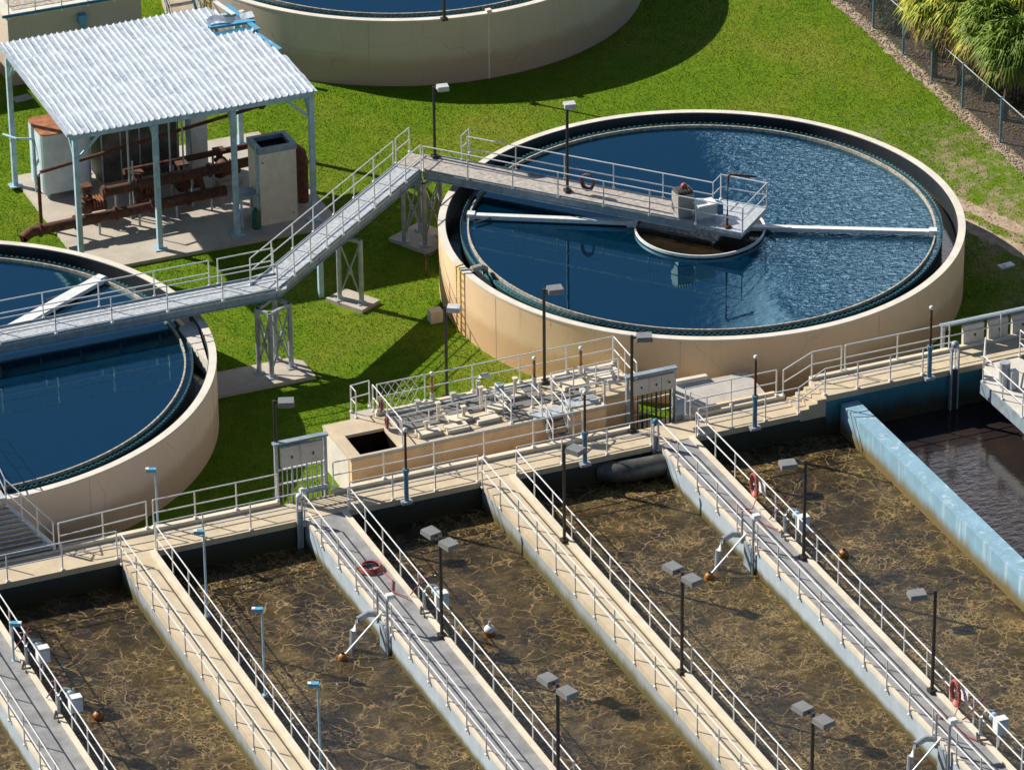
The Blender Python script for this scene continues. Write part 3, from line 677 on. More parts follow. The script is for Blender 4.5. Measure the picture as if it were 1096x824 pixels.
lamp(15.5, -19.1, 0, 3.85, [(170, 1)], 'single headed dark lamp beside the lower hung hose coil', out=.62)
lamp(at(297, 532, 0).x, at(297, 532, 0).y, 0, 3.85, [(-20, 1)], 'dark lamp in front of the panel stand left of the white walled box', out=.42)
lamp(at(676, 462, 0).x, at(676, 462, 0).y, 0, 3.9, [(-20, 1)], 'dark lamp in front of the louvred panel stand by the middle tank', out=.45)
bl = 'light blue lamp posts on the tan walkway'
p = at(169, 562, 0); lamp(p.x, p.y, 0, 2.2, [(160, 1)], 'light blue lamp post farthest up, on the cross walkway', 'blue', bl)
for y, l in ((-4.95, 'first'), (-10.55, 'second'), (-15.65, 'third')):
    lamp(-4.62, y, 0, 3.3, [(160, 1)], 'light blue lamp post %s' % {'first': 'just below the cross walkway, on the narrow tan walkway', 'second': 'in the middle of the three along the narrow tan walkway', 'third': 'nearest the bottom edge on the narrow tan walkway'}[l], 'blue', bl)
p = at(15, 706, 0); lamp(p.x, p.y, -.1, 1.5, [(-30, 1)], 'short light blue lamp post at the lower left corner walkway', 'blue', bl)

section(1.0, -.1)
p = at(464.5, 166, BZ); lamp(p.x, p.y, BZ, 3.05, [(-10, .8)], 'dark lamp at the bend where the diagonal footbridge meets the next', out=.36)
p = at(608, 203, BZ); lamp(p.x, p.y, BZ, 3.75, [(-10, .8)], 'dark lamp on the footbridge over the middle tank', out=.1)
section(.7, -.4)
p = at(475, 19, 2.6); lamp(p.x, p.y, 2.6, 2.6, [(-10, .8)], 'dark lamp seen against the water of the rear tank', out=.3)
section(.5, -.6)
# ------------------------------------------------------------------ valve platform (concrete box with the orange front)
vp = thing('valve_platform', (8.5, 3, GZ), 'raised concrete valve platform with orange front wall and open black pit', 'platform')
H = 1.1
MB().box(3.12, 13.0, 1.55, 1.8, GZ - .2, H - .12).build('front_wall', 'orange_wall', vp)
MB().box(3.10, 3.35, 1.802, 4.3, GZ - .2, H - .12).build('side_wall', 'tank_rim', vp)
MB().box(3.352, 14.6, 4.05, 4.3, GZ - .2, H - .12).build('back_wall', 'curb_cream', vp)
MB().box(14.35, 14.6, 2.401, 4.048, GZ - .2, H - .12).build('side_wall', 'orange_wall', vp)
MB().box(13.002, 14.6, 2.2, 2.4, GZ - .2, H - .12).build('front_wall', 'orange_wall', vp)
MB().box(3.53, 5.02, 1.73, 3.25, .3, .34).build('pit_dark_plate', 'black_void', vp)  # black plate: darkness of the pit put into its colour
b = MB(); b.box(3.08, 3.52, 1.53, 4.32, H - .118, H); b.box(3.522, 5.02, 3.25, 4.32, H - .118, H); b.box(3.522, 5.02, 1.53, 1.72, H - .118, H); b.box(5.022, 13.0, 1.53, 4.32, H - .118, H); b.box(13.002, 14.62, 2.15, 4.32, H - .118, H)
b.build('top_slab', 'deck_tan', vp)
MB().box(3.50, 3.52, 1.73, 3.24, -.3, H - .12).box(5.03, 5.1, 1.81, 4.04, -.3, H - .12).box(3.53, 5.02, 3.26, 3.3, -.3, H - .12).build('pit_dark_lining', 'black_void', vp)  # sides coloured black to carry the dark of the pit
MB().box(5.1, 14.6, 4.18, 4.34, H + .002, H + .14).build('back_curb', 'curb_cream', vp)
MB().box(4.35, 5.15, 4.1, 4.85, GZ, H - .02).build('landing', 'pad_concrete', vp)
for x0, x1, y0, y1 in ((5.5, 7.3, 2.75, 3.75), (7.5, 9.3, 3.0, 4.0), (10.0, 11.3, 3.2, 4.0)):
    MB().box(x0, x1, y0, y1, H + .002, H + .05).build('grating_panel', 'hatch_grey', vp)
for x0, y0 in ((5.9, 1.95), (6.95, 1.85), (8.2, 2.05), (8.85, 2.6), (7.3, 2.42), (9.75, 3.3), (12.1, 3.2)):
    MB().box(x0, x0 + .85, y0, y0 + .5, H + .002, H + .14).build('hatch_cover', 'curb_cream', vp)
b = MB()
for x, y, h in ((7.0, 2.9, .75), (7.9, 2.7, .5), (8.75, 3.1, .9), (10.3, 3.6, .7), (9.35, 3.75, .4), (11.0, 3.0, .7), (11.55, 3.05, .7), (12.8, 2.75, .65), (13.2, 2.2, .6), (6.3, 2.3, .4)):
    MB().tube([(x, y, H), (x, y, H + h)], .07, 8).obox((x, y, H + h + .02), (.18, .18, .05)).build('bollard_pipe', 'curb_cream', vp)
MB().box(9.3, 10.1, 1.75, 2.5, H + .002, H + .05).box(9.55, 12.6, 2.62, 3.12, H + .002, H + .045).build('grating_panel', 'hatch_grey', vp)
MB().box(11.5, 12.9, 1.85, 2.5, H + .002, H + .05).build('grating_panel', 'grating', vp)
MB().box(13.1, 14.5, 3.3, 4.1, H + .002, H + .07).build('raised_slab', 'tank_rim', vp)
MB().box(5.4, 14.3, 4.02, 4.14, H + .002, H + .1).build('cable_tray', 'galvanized', vp)
for x, y in ((6.6, 3.9), (9.5, 3.05), (12.4, 2.3), (13.6, 2.6), (8.0, 3.95)): MB().tube([(x, y, H), (x, y, H + .35)], .06, 8).tube([(x, y, H + .3), (x + .5, y - .06, H + .3)], .05, 8).obox((x, y, H + .4), (.2, .2, .12)).build('valve_body', 'lamp_white', vp)
# raised sunken bay and stair at the front of the platform
MB().box(10.2, 11.4, 1.56, 2.2, H + .002, H + .06).build('grating_panel', 'grating', vp)
sb = thing('ship_stair', (10.9, 1.4, 0), 'short steel stair climbing from the cross walkway onto the valve platform', 'stair')
b = MB(); [b.box(10.55, 11.25, 1.36 - i * .26, 1.54 - i * .26, H - .14 - i * .15, H - .10 - i * .15) for i in range(4)]; b.build('tread', 'dull_steel', sb)
[MB().beam((x, 1.55, H), (x, .6, .52), .04, .16).build('stringer', 'galvanized', sb) for x in (10.53, 11.27)]
for x in (10.5, 11.3): railpart(sb, [(x, 2.5, H), (x, 1.6, H), (x, .6, .52)], .7, .95)
lamp(at(583, 410, 1.1).x, at(583, 410, 1.1).y, 1.1, 3.85, [(-10, 1)], 'tall dark lamp on the valve platform, against the tan tank wall', out=.42)
lamp(at(478, 426, 1.1).x, at(478, 426, 1.1).y, 1.1, 3.75, [(-30, .85)], 'dark lamp at the left of the valve platform, against the lawn', out=.3)
G = 'railings on the valve platform'
railing([(5.2, 4.3, H + .14), (14.5, 4.3, H + .14)], 'long back railing of the valve platform against the tan tank', 2.0, group=G)
railing([(14.52, 4.28, H + .14), (14.55, 2.3, H)], 'short railing on the right end of the valve platform by the louvred panels', 1.0, group=G)
railing([(5.15, 4.6, H), (5.12, 1.65, H)], 'railing beside the open black pit, with maroon hose coils', 1.2, group=G)
railing([(5.4, 2.55, H), (9.9, 2.75, H)], 'thin inner railing behind the square hatch covers', 1.1, .75, group=G)
railing([(9.35, 3.2, H), (9.35, 1.7, H)], 'short cross railing left of the steel stair on the valve platform', .8, .9, group=G)
railing([(11.5, 3.1, H), (14.2, 3.15, H)], 'inner railing right of the steel stair on the valve platform', .9, .9, group=G)
railing([(4.4, 4.35, H), (4.4, 4.85, H), (5.15, 4.95, H)], 'tiny corner railing at the back left of the valve platform', .8, group=G)
railing([(11.6, 1.62, H), (12.95, 1.62, H)], 'railing over the recess at the right front of the valve platform', 1.0, .95, group=G)
b = MB()   # folded accordion gate
for i in range(5):
    x = 5.35 + i * .3; b.tube([(x, 4.4, H + .15), (x + .3, 4.4, H + .65), (x, 4.4, H + 1.15)], .016, 5); b.tube([(x + .3, 4.4, H + .15), (x, 4.4, H + .65), (x + .3, 4.4, H + 1.15)], .016, 5)
tag(b.build('folding_gate', 'rail_metal', origin=(5.4, 4.4, H)), 'collapsed scissor gate at the back left corner of the valve platform', 'gate')
coil('hose_coil', (5.08, 3.6, H + .75), .22, .045, 'upper maroon hose coil on the railing by the black pit', 'hose', mat='maroon', rz=R(80), group='maroon hose coils by the pit')
coil('hose_coil', (5.10, 3.1, H + .3), .2, .045, 'lower maroon hose coil hanging beside the black pit', 'hose', mat='maroon', rz=R(80), group='maroon hose coils by the pit')

# short brown valve stems on the platform
def stem(p, z, h, label, low='lamp_white', group='short valve stems on the platform'):
    t = thing('gate_valve', (p.x, p.y, z), label, 'valve', group)
    MB().tube([(p.x, p.y, z), (p.x, p.y, z + h * .35)], .09, 8).build('pedestal', low, t, True)
    MB().tube([(p.x, p.y, z + h * .35), (p.x, p.y, z + h)], .055, 8).build('stem', 'rust_orange', t, True)
    MB().ball((p.x, p.y, z + h + .03), .085, 8, 6).build('cap', 'white_enamel', t, True)
    return t
stem(at(462, 431, H), H, 1.15, 'short orange valve stem beside the lamp at the left of the platform')
stem(at(572, 413, H), H, 1.1, 'short orange valve stem beside the tall lamp against the tank')
stem(at(622, 402, H), H, 1.1, 'short orange valve stem near the right back of the platform')
t = thing('gooseneck_pipe', at(517, 424, H), 'white gooseneck vent pipe at the back of the valve platform', 'pipe'); p = wloc(t)
MB().tube([(p.x - .2, p.y, H), (p.x - .2, p.y, H + .7), (p.x - .1, p.y, H + .85), (p.x + .15, p.y, H + .85), (p.x + .25, p.y, H + .7)], .09, 8).build('bent_pipe', 'lamp_white', t, True)
MB().tube([(p.x + .6, p.y - .1, H), (p.x + .6, p.y - .1, H + .42)], .17, 10).build('pump_body', 'grey_blue_paint', t, True)
MB().box(p.x - .1, p.x + .5, p.y - .35, p.y - .1, H, H + .22).build('valve_block', 'lamp_white', t)
t = thing('drain_elbow', at(632, 405, H), 'white elbow pipe lying at the right back of the platform', 'pipe'); p = wloc(t)
MB().tube([(p.x - .25, p.y, H), (p.x - .25, p.y, H + .45), (p.x + .1, p.y - .1, H + .35), (p.x + .75, p.y - .15, H + .35), (p.x + .85, p.y - .3, H)], .09, 8).build('bent_pipe', 'lamp_white', t, True)

section(0, GND)
# tall stems on the front edge of the cross walkway
def tall_stem(x, z, label):
    t = thing('sluice_gate', (x, -.13, z), label, 'valve', 'tall gate stems on the cross walkway')
    MB().box(x - .2, x + .2, -.28, -.004, z - .12, z - .02).build('bracket', 'galvanized', t)
    MB().tube([(x, -.14, z - .02), (x, -.14, z + 1.1)], .085, 10).build('pedestal', 'steel_blue_paint', t, True)
    MB().tube([(x, -.14, z + 1.1), (x, -.14, z + 1.25)], .12, 10).build('collar', 'steel_blue_paint', t, True)
    MB().tube([(x, -.14, z + 1.25), (x, -.14, z + 2.75)], .05, 8).build('stem_cover', 'rust', t, True)
    MB().ball((x, -.14, z + 2.8), .09, 8, 6).build('cap', 'white_enamel', t, True)
tall_stem(4.55, 0, 'tall brown gate stem below the black pit, between two walkways'); tall_stem(11.4, 0, 'tall brown gate stem right of the central tan walkway')
tall_stem(18.1, 0, 'tall brown gate stem in front of the pale sloping slab'); tall_stem(25.15, .53, 'tall brown gate stem on the raised walkway at the right')

# panel stands
simple('panel_warm', (.70, .63, .55), .55, 0, .12, 3)
def panel_stand(x0, x1, y, z, h, boxes, label, louvre, bh=.85):
    t = thing('panel_stand', ((x0 + x1) / 2, y, z), label, 'panel stand', 'steel stands with electrical panels')
    for x in (x0, x1): MB().box(x - .06, x + .06, y - .06, y + .06, z, z + h).build('post', 'galvanized', t)
    MB().box(x0 - .1, x1 + .1, y - .12, y + .12, z + h, z + h + .08).build('top_beam', 'grey_blue_paint', t)
    MB().box(x0 + .062, x1 - .062, y - .03, y + .03, z + h - 1.62, z + h - 1.57).box(x0 + .062, x1 - .062, y - .03, y + .03, z + h - 1.05, z + h - 1.0).build('cross_bar', 'rail_metal', t)
    zt_ = z + h
    for a, b in boxes:
        o = MB().box(a, b, y - .22, y - .065, zt_ - bh, zt_ - .06).build('panel', 'panel_warm', t)
        MB().box((a + b) / 2 + .02, (a + b) / 2 + .07, y - .26, y - .222, zt_ - bh * .62, zt_ - bh * .5).build('handle', 'dark_bronze', o)
    n = int((x1 - x0) / .17)
    for i in range(1, n):
        x = x0 + (x1 - x0) * i / n; MB().tube([(x, y - .1, z + .02), (x, y - .1, zt_ - bh - .005)], .022 if i % 3 else .04, 6).build('conduit', 'galvanized' if not louvre else 'dark_bronze', t)
    return t
panel_stand(.42, 2.26, 1.78, GZ, 3.25, [(.55, 1.24), (1.26, 2.12)], 'panel stand at the shaded lawn, left of the white walled box', False)
section(.5, -.6)
panel_stand(14.0, 15.85, 1.9, -.6, 2.45, [(14.08, 14.75), (14.77, 15.25), (15.27, 15.78)], 'panel stand with dark slats between valve platform and sloping slab', True, .68)
section(0, GND)
t = panel_stand(26.6, 32.5, 1.62, GZ, 2.55, [(27.35, 28.2), (28.4, 29.2), (29.4, 30.15), (30.4, 31.2)], 'long white panel stand at the right edge behind the raised walkway', False)
tag(MB().box(.2, 2.4, 1.6, 2.4, GZ - .1, GZ + .03).build('equipment_pad', 'pad_concrete', origin=(1.3, 2, GZ)), 'thin concrete pad under the left panel stand', 'pad')
tag(MB().box(14.2, 16.6, 1.52, 3.4, GZ - .1, GZ + .12).build('equipment_pad', 'pad_concrete', origin=(15, 2, GZ)), 'concrete pad under the panel stand with dark slats', 'pad')

# pale sloping slab against the middle tank
q = [at(723, 444, .1), at(822, 424, .1), at(800, 398, .5), at(723, 412, .5)]
s = thing('sloping_slab', ((q[0].x + q[1].x) / 2, (q[0].y + q[2].y) / 2, GZ), 'pale grey sloping concrete slab against the tan tank wall', 'slab')
MB().prism([(p_.x, p_.y) for p_ in q], GZ - .1, [.1, .1, .5, .5]).build('slab_body', 'pale_slab', s)
q2 = [at(723, 409, 1.05), at(757, 402, 1.05), at(757, 405, .9), at(723, 413, .9)]
MB().prism([(q[3].x, q[3].y - .05), (q[3].x + 1.25, q[3].y - .1), (q[3].x + 1.25, q[3].y + .1), (q[3].x, q[3].y + .15)], .51, .66).build('edge_cap', 'tank_rim', s)
MB().box(16.4, 19.7, 1.504, 1.62, GZ - .05, .24).build('front_lip', 'orange_wall', s)

# big grey pipe stub coming out under the walkway head
t = thing('inlet_pipe', (13.4, -.4, -.8), 'large grey pipe stub lying in the water under the cross walkway', 'pipe')
MB().tube([(12.2, .2, -.7), (12.6, -.25, -.62), (13.3, -.42, -.58), (14.32, -.45, -.58)], .40, 20).build('pipe_barrel', 'dull_steel', t, True)
for i, x in enumerate((.62, 14.25)):
    t = thing('slide_gate', (x, -.1, -.8), ['narrow galvanized slide gate beside the flat red hose walkway head', 'narrow galvanized slide gate beside the hung hose walkway head'][i], 'gate', 'slide gates at the channel heads')
    MB().box(x - .16, x - .12, -.12, -.01, -1.3, .9).box(x + .02, x + .06, -.12, -.01, -1.3, .9).build('guide_frame', 'galvanized', t)
    MB().box(x - .118, x + .018, -.09, -.05, -1.2, .4).build('gate_plate', 'grey_blue_paint', t)
    MB().ball((x - .05, -.06, 1.0), .12).build('hand_wheel', 'white_enamel' if i == 0 else 'deep_blue_paint', t, True)
# flanged valve pipe by left panel stand
t = thing('flanged_pipe', at(330, 520, .2), 'short grey flanged pipe lying on the cross walkway by the left panel stand', 'pipe')
MB().tube([at(324, 526, .15), at(352, 520, .15)], .11, 10).build('pipe_barrel', 'galvanized', t, True)
MB().tube([at(322, 527, .15), at(325.5, 526, .15)], .17, 12).build('flange', 'white_enamel', t, True)

# ---- aeration instruments and controls hung on the wide walkways
def aerator(xl, xr, y, label, lab2, labf, labm, mirrored=False):
    t = thing('probe_arm', (xl, y, -.3), label, 'instrument arm', 'probe arms hung off the wide walkways')
    MB().tube([(xl + .05, y + .45, -.12), (xl - .35, y + .42, .0), (xl - .75, y + .3, -.05), (xl - 1.0, y + .15, -.35), (xl - 1.05, y + .1, -1.2)], .11, 9).build('elbow_pipe', 'galvanized', t, True)
    MB().tube([(xl - .05, y - .1, .25), (xl - 1.55, y - .35, -.95)], .032, 6).build('rod', 'white_enamel', t, True)
    MB().box(xl - .1, xl - .04, y - .55, y + .0, -1.25, -.1).build('guide_plate', 'grey_blue_paint', t)
    MB().tube([(xl - .08, y - .7, -1.3), (xl - .08, y - .7, 1.15)], .05, 8).tube([(xl - .08, y + .2, -.3), (xl - .08, y + .2, 1.0)], .04, 8).build('mast', 'galvanized', t, True)
    MB().obox((xl + .02, y - .7, 1.2), (.26, .2, .16)).build('junction_box', 'white_enamel', t)
    c = (xl - 1.58, y - .36, -1.0)
    f = thing('float_ball', c, labf, 'float', 'orange floats on the foamy water'); MB().ball(c, .17, 12, 8).build('ball', 'float_orange', f, True); MB().tube([(c[0], c[1], c[2] + .14), (c[0], c[1], c[2] + .24)], .05, 6).build('eye', 'dark_bronze', f)
def motor_unit(xr, y, lab2, labm):
    u = thing('valve_actuator', (xr + .1, y, 0), lab2, 'actuator', 'valve actuators on the right curbs')
    MB().tube([(xr - .05, y + .4, .05), (xr - .05, y + .4, .75), (xr + .12, y + .42, .95), (xr + .35, y + .3, .9)], .06, 8).build('body_pipe', 'galvanized', u, True)
    MB().ball((xr + .3, y + .2, .78), .16, 10, 7).build('motor', 'pale_blue_paint', u, True)
    MB().tube([(xr - .12, y + .5, .1), (xr - .3, y + .1, .1), (xr - .1, y - .2, .25)], .04, 6).build('chain', 'dark_bronze', u)
    MB().tube([(xr - .15, y + 1.4, .1), (xr + .1, y + 1.0, .8), (xr + .2, y + .7, 1.25)], .022, 6).tube([(xr - .02, y + 1.3, .75), (xr + .25, y + .6, 1.15)], .022, 6).build('lever', 'maroon', u)
    v = thing('control_box', (xr + .28, y, 0), labm, 'box', 'white control boxes on the right railings')
    MB().box(xr + .14, xr + .55, y - .35, y - .05, .42, .95).build('box_body', 'white_enamel', v)
    MB().box(xr + .17, xr + .52, y - .38, y - .352, .47, .9).build('door', 'tank_blue_white', v)
    MB().box(xr + .3, xr + .36, y - .24, y - .18, -.1, .418).build('post', 'galvanized', v)
aerator(.77, 2.3, -7.35, 'bent grey probe pipe and white rod on the flat red hose walkway', '', 'orange float tied to the white rod below the flat red hose walkway', '')
aerator(14.33, 15.7, -7.4, 'bent probe pipe and white rod on the hung hose walkway', '', 'orange float tied to the white rod left of the hung hose walkway', '')
aerator(14.33, 15.7, -22.0, 'bent grey probe pipe at the lower right corner of the photo', '', 'orange float near the lower right corner', '')
motor_unit(2.3, -7.9, 'valve actuator with red lever beside the double headed lamp', 'white control box left of the double headed lamp on the flat red hose walkway')
motor_unit(15.7, -8.1, 'valve actuator between upper hung hose and single headed lamp', 'white control box right beside the single headed lamp pole')
motor_unit(15.7, -22.6, 'valve actuator near the lower right corner, below the lower hung hose', 'white control box near the lower right corner')
motor_unit(-11.12, -5.9, 'valve actuator on the lower left corner walkway, upper of two', 'pale control box above the orange float at the lower left')
motor_unit(-11.12, -9.3, 'valve actuator on the lower left corner walkway, lower of two', 'small pale control box near the bottom left edge')
for (u, v), l in (((105, 766), 'orange float alone in the lower left channel'), ((903, 593), 'orange float alone in the channel before the blue divider wall')):
    c = at(u, v, -.97); f = thing('float_ball', c, l, 'float', 'orange floats on the foamy water'); MB().ball(c, .19, 12, 8).build('ball', 'float_orange', f, True); MB().tube([(c[0], c[1], c[2] + .16), (c[0], c[1], c[2] + .24)], .06, 6).build('eye', 'dark_bronze', f)
c = at(524, 676, -.95); f = thing('mooring_float', c, 'white float with a pointed tip in the channel right of the double headed lamp', 'float')
MB().ball((c.x, c.y, c.z + .1), .2, 14, 9, .8).build('hull', 'white_enamel', f, True); MB().tube([(c.x, c.y, c.z - .12), (c.x, c.y, c.z + .06)], .19, 14).build('skirt', 'float_orange', f, True); MB().tube([(c.x, c.y, c.z + .2), (c.x, c.y, c.z + .42)], [.07, .035], 8).build('tip', 'lamp_white', f, True)
c = at(130, 820, .2); 

# hoses
b = MB(); [b.torus((1.62, -4.15, .03 + i * .05), .42 - .05 * i, .035, 'Z', 30, 6) for i in range(3)]; b.tube([(1.9, -4.5, .02), (2.0, -5.2, .03), (1.7, -5.9, .03), (2.0, -6.6, .1)], .025, 6)
tag(b.build('hose_coil', 'red_hose', None, True, origin=(1.62, -4.15, 0)), 'red hose coiled flat on the grey walkway floor', 'hose')
coil('hose_coil', (15.62, -5.3, .75), .42, .05, 'upper red hose coil hung on the right railing of the wide walkway', 'hose', rz=R(85), sq=.8, group='red hose coils on the wide walkway')
coil('hose_coil', (15.62, -20.5, .72), .44, .055, 'lower red hose coil hung on the right railing near the corner', 'hose', rz=R(85), sq=.8, group='red hose coils on the wide walkway')
for y, l in ((-5.3, 'upper'), (-20.5, 'lower')):
    tag(MB().tube([(15.6, y - .3, .45), (15.3, y - .5, .1), (15.0, y - .2, .02), (15.05, y + .5, .02), (15.3, y - 1.6, .02), (15.5, y - 2.2, .1)], .022, 6).build('hose_tail', 'red_hose', None, True, origin=(15.3, y, 0)), 'loose red hose end trailing on the floor below the %s hung coil' % l, 'hose')
    tag(MB().box(15.74, 15.765, y - .62, y - .1, .62, 1.0).build('warning_sign', 'white_enamel', origin=(15.75, y, .6)), 'small white plate on the railing above the %s hung red hose' % l, 'sign')
# rope handrail of the short stretch
# right edge raised steel walkway
rw = thing('service_walkway', (27.6, -6, 0), 'raised galvanized walkway leaving the photo at the right edge', 'walkway')
MB().box(26.75, 28.9, -40, -1.2, .42, .5).build('deck', 'pale_slab', rw); MB().box(26.7, 26.748, -40, -1.2, .0, .52).build('side_beam', 'grey_blue_paint', rw); MB().box(28.9, 28.95, -40, -1.2, .0, .52).build('side_beam', 'grey_blue_paint', rw)
MB().prism([(27.5, -.05), (28.95, -.05), (28.9, -1.198), (26.75, -1.198)], .42, .5).build('landing', 'pale_slab', rw)
railpart(rw, [(27.45, -.1, .55), (26.75, -1.3, .5), (26.75, -30, .5)], 1.5); railpart(rw, [(28.9, -.1, .55), (28.9, -30, .5)], 1.8)
b = MB(); [b.tube([(x, y, -4), (x, y, .42)], .14, 8) for x in (26.95, 28.7) for y in (-5, -12, -20, -30, -39)]; b.build('pile', 'dull_steel', rw)
MB().tube([(27.3, -1.9, .5), (27.3, -1.9, 1.5)], .2, 12).obox((27.5, -2.2, .9), (.3, .3, .7)).build('gear_post', 'galvanized', rw, True)
t = thing('slide_gate', (26.2, -.15, .5), 'narrow galvanized slide gate on the raised walkway at the right', 'gate', 'slide gates at the channel heads')
MB().box(26.02, 26.08, -.2, -.05, -1.3, 1.5).box(26.3, 26.36, -.2, -.05, -1.3, 1.5).build('guide_frame', 'galvanized', t); MB().box(26.082, 26.298, -.15, -.1, -1.2, .6).build('gate_plate', 'front_wall', t); MB().ball((26.19, -.12, 1.6), .15).build('hand_wheel', 'grey_blue_paint', t, True)

section(1.0, -.1)
# ladder, junction box, markers by the middle tank
t = thing('tank_ladder', at(495, 356, GZ), 'yellow ladder on the left front of the tan tank', 'ladder'); p0 = at(494.5, 356, GZ)
v = Vector((p0.x - TB[0], p0.y - TB[1], 0)).normalized(); c = Vector((TB[0], TB[1], 0)) + v * (TB[2] + .1); s_ = Vector((-v.y, v.x, 0)) * .2
MB().tube([c - s_ + Vector((0, 0, GZ)), c - s_ + Vector((0, 0, RIMZ + .05)), c - s_ - v * .3 + Vector((0, 0, RIMZ + .1))], .04).tube([c + s_ + Vector((0, 0, GZ)), c + s_ + Vector((0, 0, RIMZ + .05))], .03).build('side_rail', 'yellow_paint', t, True)
b = MB(); [b.tube([c - s_ + Vector((0, 0, GZ + .3 + i * .3)), c + s_ + Vector((0, 0, GZ + .3 + i * .3))], .018, 6) for i in range(9)]; b.build('rung', 'yellow_paint', t)
c = at(465, 343, GZ); tag(MB().obox((c.x, c.y, GZ + .25), (.5, .4, .5)).build('junction_box', 'curb_cream', origin=(c.x, c.y, GZ)), 'small cream box on the lawn at the left foot of the tan tank', 'box')
c = at(456, 294, GZ); t = thing('marker_post', (c.x, c.y, GZ), 'short rusty marker post on the shaded lawn beside the tan tank', 'post'); MB().tube([(c.x, c.y, GZ), (c.x, c.y, GZ + .9)], .045).build('shaft', 'rust', t); MB().obox((c.x, c.y, GZ + .93), (.18, .1, .1)).build('cap', 'dark_bronze', t)
c = at(1083, 284, GZ); tag(MB().obox((c.x, c.y, GZ + .04), (.62, .34, .08), .1).obox((c.x - .1, c.y, GZ + .1), (.1, .1, .05)).build('hatch_plate', 'white_enamel', origin=(c.x, c.y, GZ)), 'small pale cover plate on the shaded lawn at the right edge', 'cover')
c = at(18, 103, GZ); tag(MB().obox((c.x, c.y, GZ + .03), (.8, .5, .06), .2).build('paving_slab', 'pad_concrete', origin=(c.x, c.y, GZ)), 'flat grey slab on the lawn behind the shed post', 'slab')

section(.7, -.4)
# ------------------------------------------------------------------ pump shed
sh = thing('pump_shed', (5.2, 27, GZ), 'open sided shed with corrugated whitish roof on pale blue posts', 'shed')
RF, RB = 5.42, 5.72
def rz_(y): return RF + (RB - RF) * (y - 22.6) / 8.6
def posts(x, y, zt): MB().box(x - .1, x + .1, y - .1, y + .1, GZ + .15, zt).obox((x, y, GZ + .17), (.5, .45, .06)).build('post', 'pale_blue_paint', sh)
for x in (.10, 3.35, 6.57, 9.82): posts(x, 22.95, RF - .30)
for x in (-.08, 3.3, 6.5, 9.6): posts(x, 30.8, RB - .32)
MB().box(-.05, 9.95, 22.86, 23.04, RF - .298, RF - .06).build('eave_beam', 'pale_blue_paint', sh)
MB().box(-.1, 9.8, 30.7, 30.9, RB - .318, RB - .08).build('eave_beam', 'pale_blue_paint', sh)
for x in (.08, 3.35, 6.55, 9.75): MB().beam((x, 23.05, RF - .07), (x, 30.69, RB - .07), .12, .2).build('rafter', 'pale_blue_paint', sh)
for a, b in (((.1, 22.95, RF - 1.25), (1.1, 22.95, RF - .28)), ((9.82, 22.95, RF - 1.25), (8.8, 22.95, RF - .28)), ((.1, 22.95, RF - 1.35), (.1, 23.9, RF - .25)), ((9.82, 22.95, RF - 1.35), (9.82, 23.9, RF - .25)),
             ((3.35, 22.95, RF - 1.1), (3.35, 23.8, RF - .25)), ((6.57, 22.95, RF - 1.1), (6.57, 23.8, RF - .25)), ((-.08, 30.8, RB - 1.2), (-.08, 29.9, RB - .3)), ((-.08, 30.8, RB - 1.2), (.9, 30.8, RB - .3))):
    MB().tube([a, b], .06, 6).build('knee_brace', 'pale_blue_paint', sh)
# roof sheet with a torn back right corner
NX, NY = 560, 44; X0, X1, Y0, Y1 = -.2, 10.02, 22.65, 31.4
rv = []; rf = []; rn = random.Random(3)
jit = [[rn.uniform(-.012, .012) for _ in range(NX + 1)] for _ in range(NY + 1)]
for j in range(NY + 1):
    y = Y0 + (Y1 - Y0) * j / NY; row = int(j / (NY / 5.0))
    for i in range(NX + 1):
        x = X0 + (X1 - X0) * i / NX; ph = (x / .262) % 1
        h = .08 * (1 - min(1, abs(ph - .5) * 5.0)) if abs(ph - .5) < .2 else 0
        lap = .045 * ((j % 9) / 9.0)
        rv.append((x + .012 * math.sin(y * 2.3 + int(x / .262) * 1.7), y, rz_(y) + h + lap + .02 * math.sin(x * 1.1 + y) + jit[j][i] * .5))
def torn(x, y):
    if 7.9 + (31.1 - y) * .04 < x and 28.75 < y < 29.55: return True                     # open slot
    if x > 10.0 - max(0, (y - 25.9)) * .17 + .08 * math.sin(y * 9): return y > 25.9
    if y > 29.5 and x > 9.2 - (y - 29.5) * .3: return True
    return False
for j in range(NY):
    for i in range(NX):
        x = X0 + (X1 - X0) * (i + .5) / NX; y = Y0 + (Y1 - Y0) * (j + .5) / NY
        if torn(x, y): continue
        a = j * (NX + 1) + i; rf.append((a, a + 1, a + NX + 2, a + NX + 1))
b = MB(); b.v = rv; b.f = rf; ro = b.build('roof', 'roof_sheet', sh)
mo = ro.modifiers.new('thick', 'SOLIDIFY'); mo.thickness = .02; mo.offset = -1
MB().beam((X0 - .03, Y0, rz_(Y0) + .07), (X0 - .03, Y1, rz_(Y1) + .07), .14, .12).build('verge_trim', 'roof_sheet', ro)
MB().beam((8.0, 29.6, rz_(29.6) + .12), (9.9, 29.45, rz_(29.5) + .14), .3, .1).build('exposed_purlin', 'sky_blue_paint', ro)
MB().beam((8.0, 28.98, rz_(29) + .0), (9.75, 28.98, rz_(29) + .0), .5, .06).build('exposed_purlin', 'deep_blue_paint', ro)
b = MB(); pr = [(8.0 + i * .24, 29.75 + .12 * math.sin(i * 1.3), rz_(30) + .15 + .1 * math.sin(i * .9)) for i in range(9)]
for i in range(8):
    p, q = pr[i], pr[i + 1]; b.quad((p[0], p[1] - .2, p[2]), (q[0], q[1] - .2, q[2]), (q[0], q[1] + .1, q[2] + .14), (p[0], p[1] + .1, p[2] + .14))
b.build('curled_sheet', 'roof_sheet', ro)
